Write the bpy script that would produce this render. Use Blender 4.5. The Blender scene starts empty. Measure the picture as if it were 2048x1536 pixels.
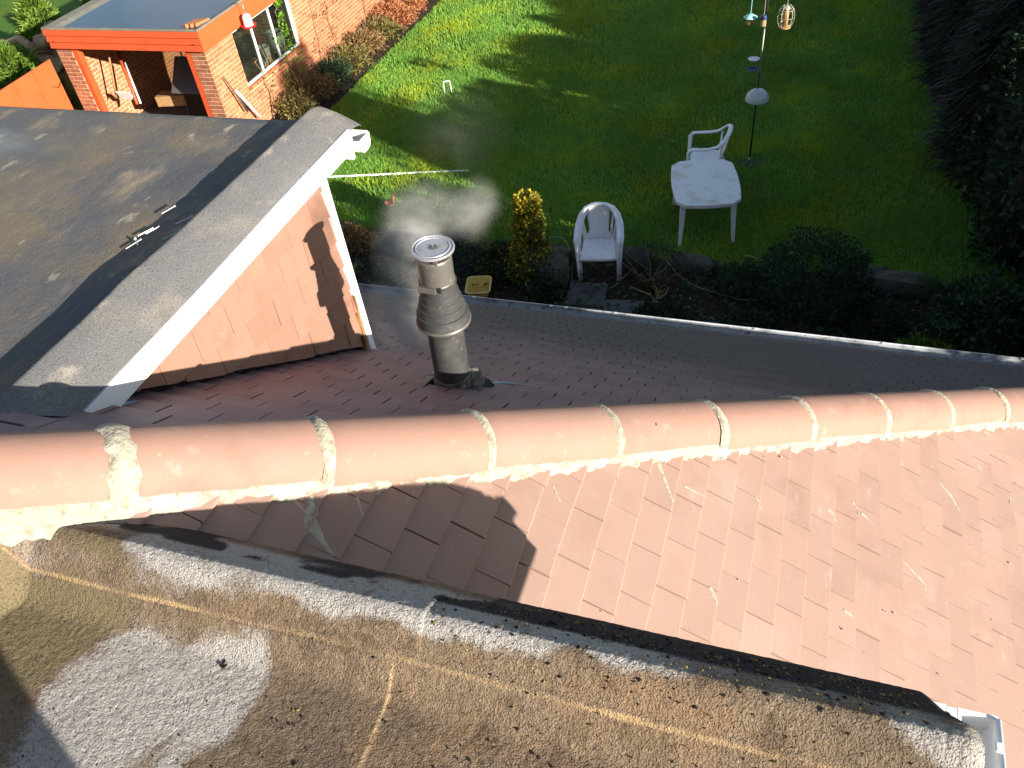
import bpy, bmesh, math, random
import numpy as np
from mathutils import Matrix, Vector
rng = np.random.default_rng(7)
random.seed(7)
sc = bpy.context.scene
col = sc.collection
R = math.radians

# ------------------------------------------------------------------ camera
GZ = 6.9                                   # camera height above the garden
YAW, PITCH, ROLL = R(-22.82), R(42.51), R(7.774)
FPX, IW, IH = 1663.0, 2048, 1536
fwd = Vector((math.sin(YAW) * math.cos(PITCH), math.cos(YAW) * math.cos(PITCH), -math.sin(PITCH)))
rgt = Vector((math.cos(YAW), -math.sin(YAW), 0))
dwn = fwd.cross(rgt)
cr = rgt * math.cos(ROLL) + dwn * math.sin(ROLL)
cd = -rgt * math.sin(ROLL) + dwn * math.cos(ROLL)
cam = bpy.data.cameras.new('camera')
cam.sensor_width = 36
cam.lens = 36 * FPX / IW
cam.clip_start = 0.02
cam.clip_end = 600
camo = bpy.data.objects.new('camera', cam)
col.objects.link(camo)
m = Matrix.Identity(4)
for i in range(3):
    m[i][0], m[i][1], m[i][2] = cr[i], -cd[i], -fwd[i]
m[2][3] = GZ
camo.matrix_world = m
sc.camera = camo
sc.render.resolution_x, sc.render.resolution_y = 1024, 768

def in_frame(p, pad=60):
    v = Vector(p) - Vector((0, 0, GZ))
    z = v.dot(fwd)
    if z < .05:
        return False
    x = v.dot(cr) / z * FPX + IW / 2
    y = v.dot(cd) / z * FPX + IH / 2
    return -pad < x < IW + pad and -pad < y < IH + pad

# ------------------------------------------------------------------ sky, sun, exposure
SUN_EL = R(15.8)
to_sun = Vector((.8990, -.4380, 0)).normalized() * math.cos(SUN_EL) + Vector((0, 0, math.sin(SUN_EL)))
w = bpy.data.worlds.new('World')
sc.world = w
w.use_nodes = True
nt = w.node_tree
nt.nodes.clear()
sky = nt.nodes.new('ShaderNodeTexSky')
sky.sky_type = 'NISHITA'
sky.sun_disc = False
sky.sun_elevation = SUN_EL
sky.sun_rotation = math.atan2(to_sun.x, to_sun.y)
sky.air_density, sky.dust_density, sky.ozone_density = 1.0, .6, 1.5
bg = nt.nodes.new('ShaderNodeBackground')
bg.inputs[1].default_value = 0.066
wo = nt.nodes.new('ShaderNodeOutputWorld')
tcw = nt.nodes.new('ShaderNodeTexCoord'); cn = nt.nodes.new('ShaderNodeTexNoise'); cn.inputs['Scale'].default_value = 3.2; cn.inputs['Detail'].default_value = 6
nt.links.new(tcw.outputs['Generated'], cn.inputs['Vector'])
cmr = nt.nodes.new('ShaderNodeMapRange'); cmr.inputs[1].default_value = .50; cmr.inputs[2].default_value = .75; cmr.inputs[4].default_value = .65; nt.links.new(cn.outputs[0], cmr.inputs[0])
cmx = nt.nodes.new('ShaderNodeMix'); cmx.data_type = 'RGBA'; cmx.inputs[7].default_value = (6.5, 6.8, 7.4, 1)
nt.links.new(cmr.outputs[0], cmx.inputs[0]); nt.links.new(sky.outputs[0], cmx.inputs[6])
nt.links.new(cmx.outputs[2], bg.inputs[0])
nt.links.new(bg.outputs[0], wo.inputs[0])
sl = bpy.data.lights.new('sun', 'SUN')
sl.energy = 5.0
sl.angle = R(.53)
sl.color = (1.0, .93, .83)
slo = bpy.data.objects.new('sun', sl)
slo.rotation_euler = to_sun.to_track_quat('Z', 'Y').to_euler()
slo.location = (20, -10, 20)
col.objects.link(slo)
sc.view_settings.view_transform = 'Standard'
sc.view_settings.look = 'None'
sc.view_settings.gamma = 1
sc.view_settings.exposure = 1.35

# ------------------------------------------------------------------ helpers
def h2(ix, iy, seed):
    n = (ix * 374761393 + iy * 668265263 + seed * 974711) & 0xffffffff
    n = ((n ^ (n >> 13)) * 1274126177) & 0xffffffff
    return ((n ^ (n >> 16)) & 0xffff) / 65535.0

def vnoise(x, y, seed=0):
    x = np.asarray(x, float); y = np.asarray(y, float)
    ix = np.floor(x).astype(np.int64); iy = np.floor(y).astype(np.int64)
    fx = x - ix; fy = y - iy
    fx = fx * fx * (3 - 2 * fx); fy = fy * fy * (3 - 2 * fy)
    a = h2(ix, iy, seed); b = h2(ix + 1, iy, seed); c = h2(ix, iy + 1, seed); d = h2(ix + 1, iy + 1, seed)
    return (a * (1 - fx) + b * fx) * (1 - fy) + (c * (1 - fx) + d * fx) * fy

def fbm(x, y, o=4, seed=0):
    s, a, t = 0, .5, 0
    for k in range(o):
        s = s + a * vnoise(np.asarray(x) * 2 ** k, np.asarray(y) * 2 ** k, seed + k * 17); t += a; a *= .5
    return s / t

def sm(a, b, x):
    t = np.clip((np.asarray(x, float) - a) / (b - a), 0, 1)
    return t * t * (3 - 2 * t)

def W(x, y, zc):
    return Vector((x, y, zc + GZ))

def np_mesh(name, V, Fc, tint=None):
    """mesh from numpy verts and constant-size faces"""
    V = np.asarray(V, np.float32); Fc = np.asarray(Fc, np.int32)
    me = bpy.data.meshes.new(name)
    k = Fc.shape[1]
    me.vertices.add(len(V)); me.vertices.foreach_set('co', V.ravel())
    me.loops.add(Fc.size); me.loops.foreach_set('vertex_index', Fc.ravel())
    me.polygons.add(len(Fc)); me.polygons.foreach_set('loop_start', np.arange(0, Fc.size, k, dtype=np.int32))
    me.update(calc_edges=True)
    me.validate()
    if tint is not None:
        at = me.attributes.new('tint', 'FLOAT', 'POINT')
        at.data.foreach_set('value', np.asarray(tint, np.float32))
    return me

class MB:
    def __init__(s):
        s.v, s.f = [], []
    def add(s, vs, fs):
        o = len(s.v)
        s.v += [tuple(p) for p in vs]
        s.f += [tuple(i + o for i in f) for f in fs]
        return s
    def box(s, c, size, rot=None):
        hx, hy, hz = size[0] / 2, size[1] / 2, size[2] / 2
        c = Vector(c)
        vs = []
        for dx, dy, dz in ((-1,-1,-1),(1,-1,-1),(1,1,-1),(-1,1,-1),(-1,-1,1),(1,-1,1),(1,1,1),(-1,1,1)):
            p = Vector((dx * hx, dy * hy, dz * hz))
            if rot is not None: p = rot @ p
            vs.append(c + p)
        return s.add(vs, [(0,3,2,1),(4,5,6,7),(0,1,5,4),(1,2,6,5),(2,3,7,6),(3,0,4,7)])
    def bx(s, a, b):
        return s.box([(a[i] + b[i]) / 2 for i in range(3)], [abs(b[i] - a[i]) for i in range(3)])
    def tube(s, pts, r, n=8, caps=True, flat=None, up=None):
        pts = [Vector(p) for p in pts]
        rs = r if isinstance(r, (list, tuple)) else [r] * len(pts)
        rings = []
        prev = None
        for i, p in enumerate(pts):
            t = (pts[min(i + 1, len(pts) - 1)] - pts[max(i - 1, 0)]).normalized()
            if up is not None: u = Vector(up)
            elif prev is not None: u = prev
            else: u = Vector((0, 0, 1)) if abs(t.z) < .9 else Vector((1, 0, 0))
            a = (u - t * u.dot(t))
            if a.length < 1e-6: a = t.orthogonal()
            a.normalize(); b = t.cross(a); prev = a
            fl = flat if flat else 1.0
            rings.append([p + a * (math.cos(2 * math.pi * k / n) * rs[i] * fl) + b * (math.sin(2 * math.pi * k / n) * rs[i]) for k in range(n)])
        vs = [q for rg in rings for q in rg]
        fs = []
        for i in range(len(pts) - 1):
            for k in range(n):
                fs.append((i * n + k, i * n + (k + 1) % n, (i + 1) * n + (k + 1) % n, (i + 1) * n + k))
        if caps:
            fs.append(tuple(range(n - 1, -1, -1)))
            fs.append(tuple((len(pts) - 1) * n + k for k in range(n)))
        return s.add(vs, fs)
    def lathe(s, prof, c=(0, 0, 0), n=32, mat=None, wob=0, seed=0):
        c = Vector(c); vs = []; fs = []
        for i, (r, z) in enumerate(prof):
            for k in range(n):
                a = 2 * math.pi * k / n
                rr = r * (1 + wob * math.sin(3 * a + seed))
                p = Vector((rr * math.cos(a), rr * math.sin(a), z))
                if mat is not None: p = mat @ p
                vs.append(c + p)
        for i in range(len(prof) - 1):
            for k in range(n):
                fs.append((i * n + k, i * n + (k + 1) % n, (i + 1) * n + (k + 1) % n, (i + 1) * n + k))
        return s.add(vs, fs)
    def prism(s, poly, ext):
        n = len(poly); ext = Vector(ext)
        vs = [Vector(p) for p in poly] + [Vector(p) + ext for p in poly]
        fs = [tuple(range(n - 1, -1, -1)), tuple(range(n, 2 * n))]
        fs += [(k, (k + 1) % n, n + (k + 1) % n, n + k) for k in range(n)]
        return s.add(vs, fs)
    def build(s, name, mat, parent=None, smooth=False, bevel=0, local=False):
        me = bpy.data.meshes.new(name)
        me.from_pydata([tuple(p) for p in s.v], [], s.f)
        bm = bmesh.new(); bm.from_mesh(me)
        bmesh.ops.recalc_face_normals(bm, faces=bm.faces)
        if bevel:
            bmesh.ops.bevel(bm, geom=[e for e in bm.edges if e.calc_face_angle(0) > .6], offset=bevel, segments=2, affect='EDGES', profile=.6)
        bm.to_mesh(me); bm.free()
        return obj(name, me, mat, parent, smooth, local)

def obj(name, me, mat=None, parent=None, smooth=False, local=False):
    o = bpy.data.objects.new(name, me)
    col.objects.link(o)
    if mat is not None and len(me.materials) == 0:
        me.materials.append(mat)
    if smooth:
        if smooth is True:
            me.polygons.foreach_set('use_smooth', [True] * len(me.polygons))
        else:
            me.set_sharp_from_angle(angle=smooth) if hasattr(me, 'set_sharp_from_angle') else None
            me.polygons.foreach_set('use_smooth', [True] * len(me.polygons))
    if parent is not None:
        o.parent = parent
        if not local and parent.type == 'EMPTY':
            o.matrix_parent_inverse = parent.matrix_basis.inverted()
    return o

def thing(name, loc, label, cat, rz=0, group=None):
    e = bpy.data.objects.new(name, None)
    e.location = loc
    e.rotation_euler = (0, 0, rz)
    e.empty_display_size = .1
    col.objects.link(e)
    e.matrix_basis = Matrix.Translation(Vector(loc)) @ Matrix.Rotation(rz, 4, 'Z')
    return tag(e, label, cat, group)

def tag(o, label=None, cat=None, group=None, kind=None):
    if label: o['label'] = label
    if cat: o['category'] = cat
    if group: o['group'] = group
    if kind: o['kind'] = kind
    return o

# ------------------------------------------------------------------ materials
def mk(name, base, rough=.8, spec=.3, layers=(), bump=(), rand=0, tint=0, metal=0, coord='pos', alpha=None, trans=0, ior=1.45, sheen=0, tint_hue=None, sss=0, translucent=0):
    """procedural material: base colour, noise layers (scale, lo, hi, colour, stretch), bump (scale, strength, dist)"""
    M = bpy.data.materials.new(name)
    M.use_nodes = True
    t = M.node_tree
    N = t.nodes
    L = t.links.new
    p = N['Principled BSDF']
    p.inputs['Roughness'].default_value = rough
    p.inputs['Specular IOR Level'].default_value = spec
    p.inputs['Metallic'].default_value = metal
    p.inputs['IOR'].default_value = ior
    p.inputs['Transmission Weight'].default_value = trans
    if coord == 'pos':
        co = N.new('ShaderNodeNewGeometry').outputs['Position']
    else:
        co = N.new('ShaderNodeTexCoord').outputs['Object']
    rgb = N.new('ShaderNodeRGB'); rgb.outputs[0].default_value = (*base, 1)
    cur = rgb.outputs[0]
    def noise(scale, stretch=None, detail=4, rgh=.6):
        n = N.new('ShaderNodeTexNoise')
        n.inputs['Scale'].default_value = scale
        n.inputs['Detail'].default_value = detail
        n.inputs['Roughness'].default_value = rgh
        if stretch:
            mp = N.new('ShaderNodeMapping'); mp.inputs['Scale'].default_value = stretch
            L(co, mp.inputs[0]); L(mp.outputs[0], n.inputs['Vector'])
        else:
            L(co, n.inputs['Vector'])
        return n.outputs[0]
    def mixc(f, a, b, mode='MIX'):
        x = N.new('ShaderNodeMix'); x.data_type = 'RGBA'; x.blend_type = mode
        if isinstance(f, float): x.inputs[0].default_value = f
        else: L(f, x.inputs[0])
        L(a, x.inputs[6])
        if isinstance(b, tuple): x.inputs[7].default_value = (*b, 1)
        else: L(b, x.inputs[7])
        return x.outputs[2]
    for ly in layers:
        sc_, lo, hi, c_ = ly[:4]
        st = ly[4] if len(ly) > 4 else None
        if sc_ == 'grime':
            # algae blackening of the old lower courses: reaches up the slope in uneven tongues
            sp = N.new('ShaderNodeSeparateXYZ'); L(co, sp.inputs[0])
            a1 = N.new('ShaderNodeMath'); a1.operation = 'MULTIPLY_ADD'; a1.inputs[1].default_value = .62; a1.inputs[2].default_value = -1.42; L(sp.outputs[1], a1.inputs[0])
            a2 = N.new('ShaderNodeMath'); a2.operation = 'MULTIPLY_ADD'; a2.inputs[1].default_value = .26; L(sp.outputs[0], a2.inputs[0]); L(a1.outputs[0], a2.inputs[2])
            a3 = N.new('ShaderNodeMath'); a3.operation = 'MULTIPLY_ADD'; a3.inputs[1].default_value = .7; L(noise(3.5), a3.inputs[0]); L(a2.outputs[0], a3.inputs[2])
            f = a3.outputs[0]
        elif isinstance(sc_, str):
            a = N.new('ShaderNodeAttribute'); a.attribute_name = sc_
            gq = N.new('ShaderNodeMath'); gq.operation = 'MULTIPLY_ADD'; gq.inputs[1].default_value = .9; L(noise(230, None, 2, .7), gq.inputs[0]); gq.inputs[2].default_value = -.45
            gq2 = N.new('ShaderNodeMath'); gq2.operation = 'ADD'; L(gq.outputs[0], gq2.inputs[0]); L(a.outputs['Fac'], gq2.inputs[1]); f = gq2.outputs[0]
        else:
            f = noise(sc_, st)
        mr = N.new('ShaderNodeMapRange'); mr.interpolation_type = 'SMOOTHSTEP'
        mr.inputs[1].default_value = lo; mr.inputs[2].default_value = hi
        mr.inputs[4].default_value = ly[5] if len(ly) > 5 else 1
        L(f, mr.inputs[0])
        cur = mixc(mr.outputs[0], cur, tuple(c_))
    if rand or tint:
        v = None
        if rand:
            oi = N.new('ShaderNodeObjectInfo')
            mr = N.new('ShaderNodeMapRange'); mr.inputs[3].default_value = 1 - rand; mr.inputs[4].default_value = 1 + rand
            L(oi.outputs['Random'], mr.inputs[0]); v = mr.outputs[0]
        if tint:
            a = N.new('ShaderNodeAttribute'); a.attribute_name = 'tint'
            ma = N.new('ShaderNodeMath'); ma.operation = 'MULTIPLY_ADD'
            ma.inputs[1].default_value = tint; ma.inputs[2].default_value = 1
            L(a.outputs['Fac'], ma.inputs[0])
            if v is None: v = ma.outputs[0]
            else:
                mm = N.new('ShaderNodeMath'); mm.operation = 'MULTIPLY'; L(v, mm.inputs[0]); L(ma.outputs[0], mm.inputs[1]); v = mm.outputs[0]
        if tint_hue:
            a = N.new('ShaderNodeAttribute'); a.attribute_name = 'tint'
            mr = N.new('ShaderNodeMapRange'); mr.inputs[1].default_value = -1; mr.inputs[2].default_value = 1
            L(a.outputs['Fac'], mr.inputs[0])
            cur = mixc(mr.outputs[0], cur, tuple(tint_hue))
        vm = N.new('ShaderNodeVectorMath'); vm.operation = 'SCALE'
        L(cur, vm.inputs[0]); L(v, vm.inputs['Scale']); cur = vm.outputs[0]
    L(cur, p.inputs['Base Color'])
    nrm = None
    for b in bump:
        bn = N.new('ShaderNodeBump'); bn.inputs['Strength'].default_value = b[1]; bn.inputs['Distance'].default_value = b[2]
        L(noise(b[0], b[3] if len(b) > 3 else None, 3, .55), bn.inputs['Height'])
        if nrm: L(nrm, bn.inputs['Normal'])
        nrm = bn.outputs[0]
    if nrm: L(nrm, p.inputs['Normal'])
    if translucent:
        tr = N.new('ShaderNodeBsdfTranslucent'); L(cur, tr.inputs[0])
        ad = N.new('ShaderNodeMixShader'); ad.inputs[0].default_value = translucent
        L(p.outputs[0], ad.inputs[1]); L(tr.outputs[0], ad.inputs[2]); L(ad.outputs[0], N['Material Output'].inputs[0])
    return M

MT = {}
MT['tile'] = mk('tile', (.310, .202, .157), .74, .3, rand=.05, tint=.05, layers=(
    (7, .46, .75, (.275, .175, .134)), (28, .56, .80, (.345, .242, .195)), (3.1, .52, .8, (.335, .235, .192)), (1.1, .45, .7, (.325, .217, .172), None, .8),
    (16, .64, .78, (.42, .34, .28), (1, .35, 1), .55), (70, .62, .78, (.37, .28, .225), None, .6), (140, .60, .8, (.215, .138, .104))), bump=((260, .12, .002), (40, .10, .003)))
MT['tile_f'] = mk('tile_back_slope', (.24, .142, .142), .62, .4, rand=.10, tint=.10, layers=(  # cooler copy of tile, bluish shade of this slope put into the base colour
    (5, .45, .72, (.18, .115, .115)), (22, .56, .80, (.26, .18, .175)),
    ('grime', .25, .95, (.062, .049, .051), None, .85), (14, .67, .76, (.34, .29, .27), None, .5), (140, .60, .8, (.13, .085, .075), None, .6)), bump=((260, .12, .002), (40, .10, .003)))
MT['tile_w'] = mk('tile_wall', (.285, .152, .106), .75, .3, rand=.06, layers=(
    (9, .46, .78, (.25, .130, .088)), (3, .5, .75, (.30, .172, .125)), (30, .58, .82, (.325, .195, .145)), (90, .62, .8, (.235, .12, .08))), bump=((240, .12, .002),))
MT['hip'] = mk('hip_tile', (.290, .168, .126), .72, .3, rand=.07, layers=(
    (6, .46, .78, (.238, .135, .098)), (2.5, .5, .72, (.285, .175, .138)), (18, .60, .76, (.345, .235, .185), None, .7), (60, .66, .80, (.45, .36, .30), None, .7), (110, .6, .78, (.215, .12, .088), None, .7)), bump=((220, .12, .002), (30, .10, .003), (9, .16, .006)))
MT['mortar'] = mk('mortar', (.36, .32, .24), .9, .2, layers=(
    (14, .45, .7, (.47, .43, .35)), (45, .48, .70, (.235, .20, .145)), (5, .54, .8, (.225, .205, .155))), bump=((120, .6, .006), (35, .5, .012)))
MT['mortar_grey'] = mk('mortar_grey', (.34, .31, .25), .92, .2, layers=((40, .45, .7, (.46, .43, .36)), (12, .5, .8, (.24, .22, .17))), bump=((120, .6, .006),))
MT['felt_near'] = mk('felt_near', (.225, .163, .108), .93, .12, layers=(
    (16, .42, .66, (.135, .094, .062)), (55, .50, .74, (.31, .225, .145)), (6, .5, .70, (.28, .18, .105), None, .8), (2.6, .46, .68, (.175, .130, .088), None, .8),
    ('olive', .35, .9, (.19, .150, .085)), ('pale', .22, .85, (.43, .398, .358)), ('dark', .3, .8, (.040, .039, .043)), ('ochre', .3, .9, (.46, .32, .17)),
    (9, .56, .78, (.16, .118, .08), None, .55), (30, .60, .74, (.11, .08, .055), None, .6), (210, .55, .65, (.05, .042, .035), None, .75), (420, .62, .76, (.56, .48, .38), None, .5)),
    bump=((300, 1.0, .007), (110, .5, .008)))
MT['felt_far'] = mk('felt_far', (.092, .093, .099), .88, .25, layers=(
    (2.4, .42, .68, (.175, .137, .088)), (7, .54, .75, (.25, .20, .135), (1, .5, 1)), (1.5, .55, .8, (.075, .075, .08)),
    (11, .62, .74, (.46, .40, .29), (1, .6, 1), .7), (170, .6, .72, (.28, .25, .2), None, .6)), bump=((180, .6, .005), (50, .3, .008)))
MT['felt_wet'] = mk('felt_wet', (.09, .09, .09), .22, .7, layers=((3, .45, .7, (.09, .08, .06)),), bump=((40, .15, .003),))
MT['felt_kerb'] = mk('felt_kerb', (.155, .15, .147), .92, .2, layers=(
    (4, .48, .72, (.23, .21, .18)), (9, .56, .74, (.42, .365, .28), (1, .5, 1), .8), (2, .55, .75, (.10, .10, .10)), (200, .5, .7, (.07, .07, .075)), (320, .58, .7, (.36, .34, .3), None, .7)),
    bump=((220, .6, .004),))
MT['felt_black'] = mk('felt_black', (.02, .021, .024), .9, .2, bump=((150, .5, .004),))
MT['white'] = mk('white_upvc', (.80, .80, .79), .35, .45, layers=((6, .62, .85, (.70, .69, .66)),))
MT['white_old'] = mk('white_weathered', (.72, .72, .70), .5, .4, layers=((25, .55, .72, (.45, .44, .40)), (80, .6, .75, (.30, .27, .22), None, .6)))
MT['white_peel'] = mk('white_paint_peeling', (.76, .75, .72), .6, .3, layers=((18, .60, .66, (.40, .26, .13), (3, 1, .6)), (40, .62, .75, (.6, .57, .5))), bump=((60, .3, .003),))
MT['rotten'] = mk('rotten_wood', (.36, .21, .09), .9, .2, layers=((30, .4, .7, (.18, .09, .04), (1, 1, .3)),), bump=((70, .6, .006),))
MT['gutter_in'] = mk('gutter_inside', (.62, .60, .52), .6, .3, layers=((14, .5, .75, (.46, .42, .32)), (60, .62, .75, (.2, .15, .1), None, .6)))
MT['gutter_grey'] = mk('gutter_weathered', (.36, .38, .40), .6, .3, layers=((9, .45, .7, (.22, .23, .24)), (30, .55, .72, (.12, .115, .10))))
MT['lead'] = mk('lead', (.22, .31, .40), .55, .4, metal=.3, layers=((14, .45, .7, (.40, .45, .5)),), bump=((30, .3, .006),))
MT['flue'] = mk('flue_black', (.040, .040, .040), .62, .35, layers=(
    (14, .45, .7, (.066, .063, .057)), (35, .58, .78, (.115, .108, .093)), (90, .69, .74, (.4, .38, .34), None, .8), (6, .5, .8, (.030, .029, .028))), bump=((60, .08, .002),))
MT['flue_grey'] = mk('flue_terminal', (.135, .125, .11), .45, .45, metal=.35, layers=((16, .45, .72, (.12, .11, .095)), (50, .6, .76, (.38, .35, .3))), bump=((50, .1, .002),))
MT['flue_cap'] = mk('flue_cap', (.42, .42, .44), .4, .5, metal=.5, layers=((18, .45, .7, (.30, .28, .28)), (45, .62, .75, (.6, .56, .5))), bump=((60, .15, .002),))
MT['flue_dust'] = mk('flue_dusty', (.10, .094, .078), .85, .2, layers=((40, .42, .7, (.21, .195, .155)), (15, .5, .75, (.055, .052, .045))), bump=((100, .3, .003),))
MT['black_plastic'] = mk('black_plastic', (.018, .022, .026), .45, .4, layers=((20, .5, .8, (.035, .04, .045)),))
MT['steel'] = mk('zinc_steel', (.62, .62, .62), .35, .5, metal=.85)
MT['brick'] = mk('brick', (.44, .155, .075), .88, .2, rand=.22, tint=.22, layers=((14, .45, .75, (.36, .115, .06)), (60, .55, .75, (.52, .22, .12))), bump=((90, .35, .004),))
MT['brick_dark'] = mk('brick_brown', (.27, .105, .06), .88, .2, rand=.25, tint=.2, layers=((14, .45, .75, (.20, .08, .055)), (60, .55, .75, (.40, .17, .10))), bump=((90, .35, .004),))
MT['joint'] = mk('brick_joint', (.64, .50, .30), .95, .1, layers=((20, .4, .7, (.50, .37, .21)),), bump=((120, .4, .004),))
MT['red_paint'] = mk('red_paint', (.50, .078, .022), .5, .35, layers=((4, .45, .75, (.44, .065, .02)), (18, .6, .8, (.55, .10, .035), (.3, 1, 3))), bump=((40, .08, .002),))
MT['red_board'] = mk('red_board', (.56, .10, .028), .55, .35, layers=((3, .45, .75, (.50, .085, .025)),))
MT['slate_felt'] = mk('garage_felt', (.17, .165, .135), .9, .2, layers=((5, .45, .7, (.23, .215, .165)), (20, .55, .75, (.12, .115, .095))), bump=((100, .4, .004),))
MT['puddle'] = mk('puddle', (.012, .014, .016), .025, 1.0, ior=1.6, layers=((2.0, .55, .8, (.02, .02, .018)),), bump=((5, .02, .01),))
MT['timber_dark'] = mk('dark_timber', (.03, .026, .022), .85, .2)
MT['timber'] = mk('timber', (.34, .20, .09), .8, .25, layers=((30, .4, .7, (.26, .14, .06), (1, 1, .2)),))
MT['canes'] = mk('bamboo', (.46, .24, .07), .6, .35, rand=.3, layers=((9, .45, .7, (.34, .14, .04)),))
MT['glass'] = mk('window_glass', (.02, .024, .022), .04, .6, layers=((3, .45, .75, (.05, .06, .045)), (40, .66, .76, (.25, .24, .2), None, .5)))
gm = MT['glass']; t_ = gm.node_tree; pb = t_.nodes['Principled BSDF']; tp_ = t_.nodes.new('ShaderNodeBsdfTransparent'); tp_.inputs[0].default_value = (.75, .80, .74, 1)
mx_ = t_.nodes.new('ShaderNodeMixShader'); mx_.inputs[0].default_value = .30; t_.links.new(tp_.outputs[0], mx_.inputs[1]); t_.links.new(pb.outputs[0], mx_.inputs[2]); t_.links.new(mx_.outputs[0], t_.nodes['Material Output'].inputs[0])
MT['soil'] = mk('soil', (.038, .028, .020), .95, .1, layers=((6, .45, .7, (.025, .019, .015)), (30, .55, .75, (.06, .045, .032)), (90, .66, .76, (.12, .10, .08), None, .6)), bump=((25, .8, .03), (90, .6, .012)))
MT['turf'] = mk('turf', (.075, .17, .030), .9, .1, layers=((.6, .42, .7, (.12, .175, .018)), (3, .5, .75, (.06, .13, .024)), (20, .5, .72, (.14, .17, .02)), (80, .55, .75, (.045, .085, .018))), bump=((60, .7, .03), (14, .4, .04)))
MT['grass'] = mk('grass_blade', (.205, .40, .068), .65, .2, tint=.4, layers=((.7, .42, .7, (.35, .45, .04)), (4, .5, .75, (.16, .33, .06)), (1.6, .58, .75, (.24, .31, .09), None, .7)), translucent=.3)
MT['stone'] = mk('garden_stone', (.085, .08, .068), .92, .2, rand=.2, layers=((6, .45, .7, (.055, .055, .042)), (20, .55, .75, (.12, .115, .10)), (3, .45, .65, (.03, .05, .018))), bump=((18, .7, .03), (70, .5, .01)))
MT['slab'] = mk('paving_slab', (.10, .10, .10), .9, .2, rand=.2, layers=((8, .45, .7, (.07, .07, .072)), (25, .55, .75, (.06, .07, .045))), bump=((50, .4, .008),))
MT['plastic'] = mk('white_plastic', (.86, .88, .90), .45, .4, layers=((10, .55, .8, (.60, .63, .62)), (48, .64, .67, (.06, .06, .055), None, .9)))
MT['plastic_clean'] = mk('white_plastic_clean', (.86, .88, .90), .45, .4, layers=((10, .55, .8, (.68, .70, .69)), (30, .62, .8, (.60, .61, .58), None, .6)))
MT['plastic_dirty'] = mk('white_plastic_dirty', (.80, .82, .81), .55, .35, layers=((5, .48, .75, (.62, .59, .46)), (16, .58, .8, (.54, .55, .48)), (60, .72, .76, (.2, .19, .15), None, .8)))
MT['iron'] = mk('black_iron', (.02, .02, .022), .5, .4)
MT['iron_grey'] = mk('grey_pole', (.35, .33, .28), .5, .4, metal=.3)
MT['dome'] = mk('baffle_plastic', (.44, .52, .50), .25, .5, layers=((20, .55, .75, (.33, .40, .36)), (60, .66, .74, (.16, .18, .14), None, .7)))
MT['mint'] = mk('mint_plastic', (.30, .62, .55), .4, .4)
MT['seed'] = mk('seed', (.46, .27, .10), .85, .2, layers=((120, .45, .6, (.30, .16, .06)),), bump=((150, .6, .006),))
MT['wire'] = mk('cage_wire', (.50, .47, .36), .45, .4, metal=.5)
MT['blue_plastic'] = mk('blue_plastic', (.015, .03, .11), .4, .4)
MT['yellow'] = mk('yellow_plastic', (.74, .55, .17), .4, .4, layers=((10, .5, .8, (.62, .46, .16)),))
MT['blue_pot'] = mk('blue_glaze', (.30, .36, .46), .3, .5)
MT['rust'] = mk('rusty_iron', (.46, .19, .10), .85, .25, layers=((30, .45, .7, (.30, .10, .05)),), bump=((80, .4, .003),))
MT['hose'] = mk('hose', (.26, .27, .20), .5, .3)
MT['bark'] = mk('bark', (.13, .105, .075), .92, .15, layers=((14, .45, .7, (.07, .055, .04), (1, 1, .25)),), bump=((30, .7, .02, (1, 1, .3)),))
MT['driftwood'] = mk('driftwood', (.40, .29, .16), .85, .2, layers=((9, .45, .7, (.27, .18, .09)), (40, .55, .75, (.50, .38, .23))), bump=((25, .6, .015),))
MT['twig'] = mk('twig', (.26, .18, .10), .85, .2, rand=.2)
def leafm(name, c, c2, tint=.45, tl=.3, rough=.5):
    return mk(name, c, rough, .3, tint=tint, tint_hue=None, layers=((5, .42, .72, c2),), translucent=tl)
MT['l_dark'] = leafm('leaf_dark', (.030, .060, .026), (.018, .042, .022))
MT['l_box'] = leafm('leaf_box', (.040, .080, .030), (.026, .058, .026))
MT['l_grass'] = leafm('leaf_drooping', (.045, .050, .040), (.024, .036, .028))
MT['l_gold'] = leafm('leaf_gold', (.47, .37, .03), (.30, .27, .03), .5)
MT['l_goldgreen'] = leafm('leaf_gold_green', (.13, .145, .025), (.06, .085, .02), .5)
MT['l_lime'] = leafm('leaf_lime', (.14, .22, .025), (.09, .17, .025), .5)
MT['l_conifer'] = leafm('leaf_conifer', (.15, .23, .03), (.09, .16, .025), .5)
MT['l_dry'] = leafm('leaf_dry', (.30, .19, .075), (.18, .13, .05), .5)
MT['l_border'] = leafm('leaf_border', (.20, .17, .05), (.13, .12, .045), .6)
MT['l_russet'] = leafm('leaf_russet', (.46, .19, .085), (.36, .16, .07), .5)
MT['l_fresh'] = leafm('leaf_fresh', (.16, .33, .025), (.10, .25, .02), .4)
MT['moss'] = mk('moss', (.20, .145, .06), .95, .1, layers=((90, .45, .65, (.03, .028, .02)), (40, .5, .7, (.34, .22, .09))), bump=((150, .8, .006),))
MT['moss_black'] = mk('moss_black', (.022, .020, .018), .95, .1, bump=((150, .8, .006),))
MT['moss_green'] = mk('moss_green', (.045, .085, .02), .95, .1, layers=((20, .45, .7, (.07, .12, .025)),), bump=((60, .8, .015),))
MT['terracotta'] = mk('terracotta', (.40, .16, .07), .85, .2)
MT['red_plastic'] = mk('red_plastic', (.65, .02, .02), .35, .45)
MT['clear'] = mk('clear_white_plastic', (.82, .78, .78), .25, .45)
MT['jacket'] = mk('dark_jacket', (.03, .032, .04), .8, .2)

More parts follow.
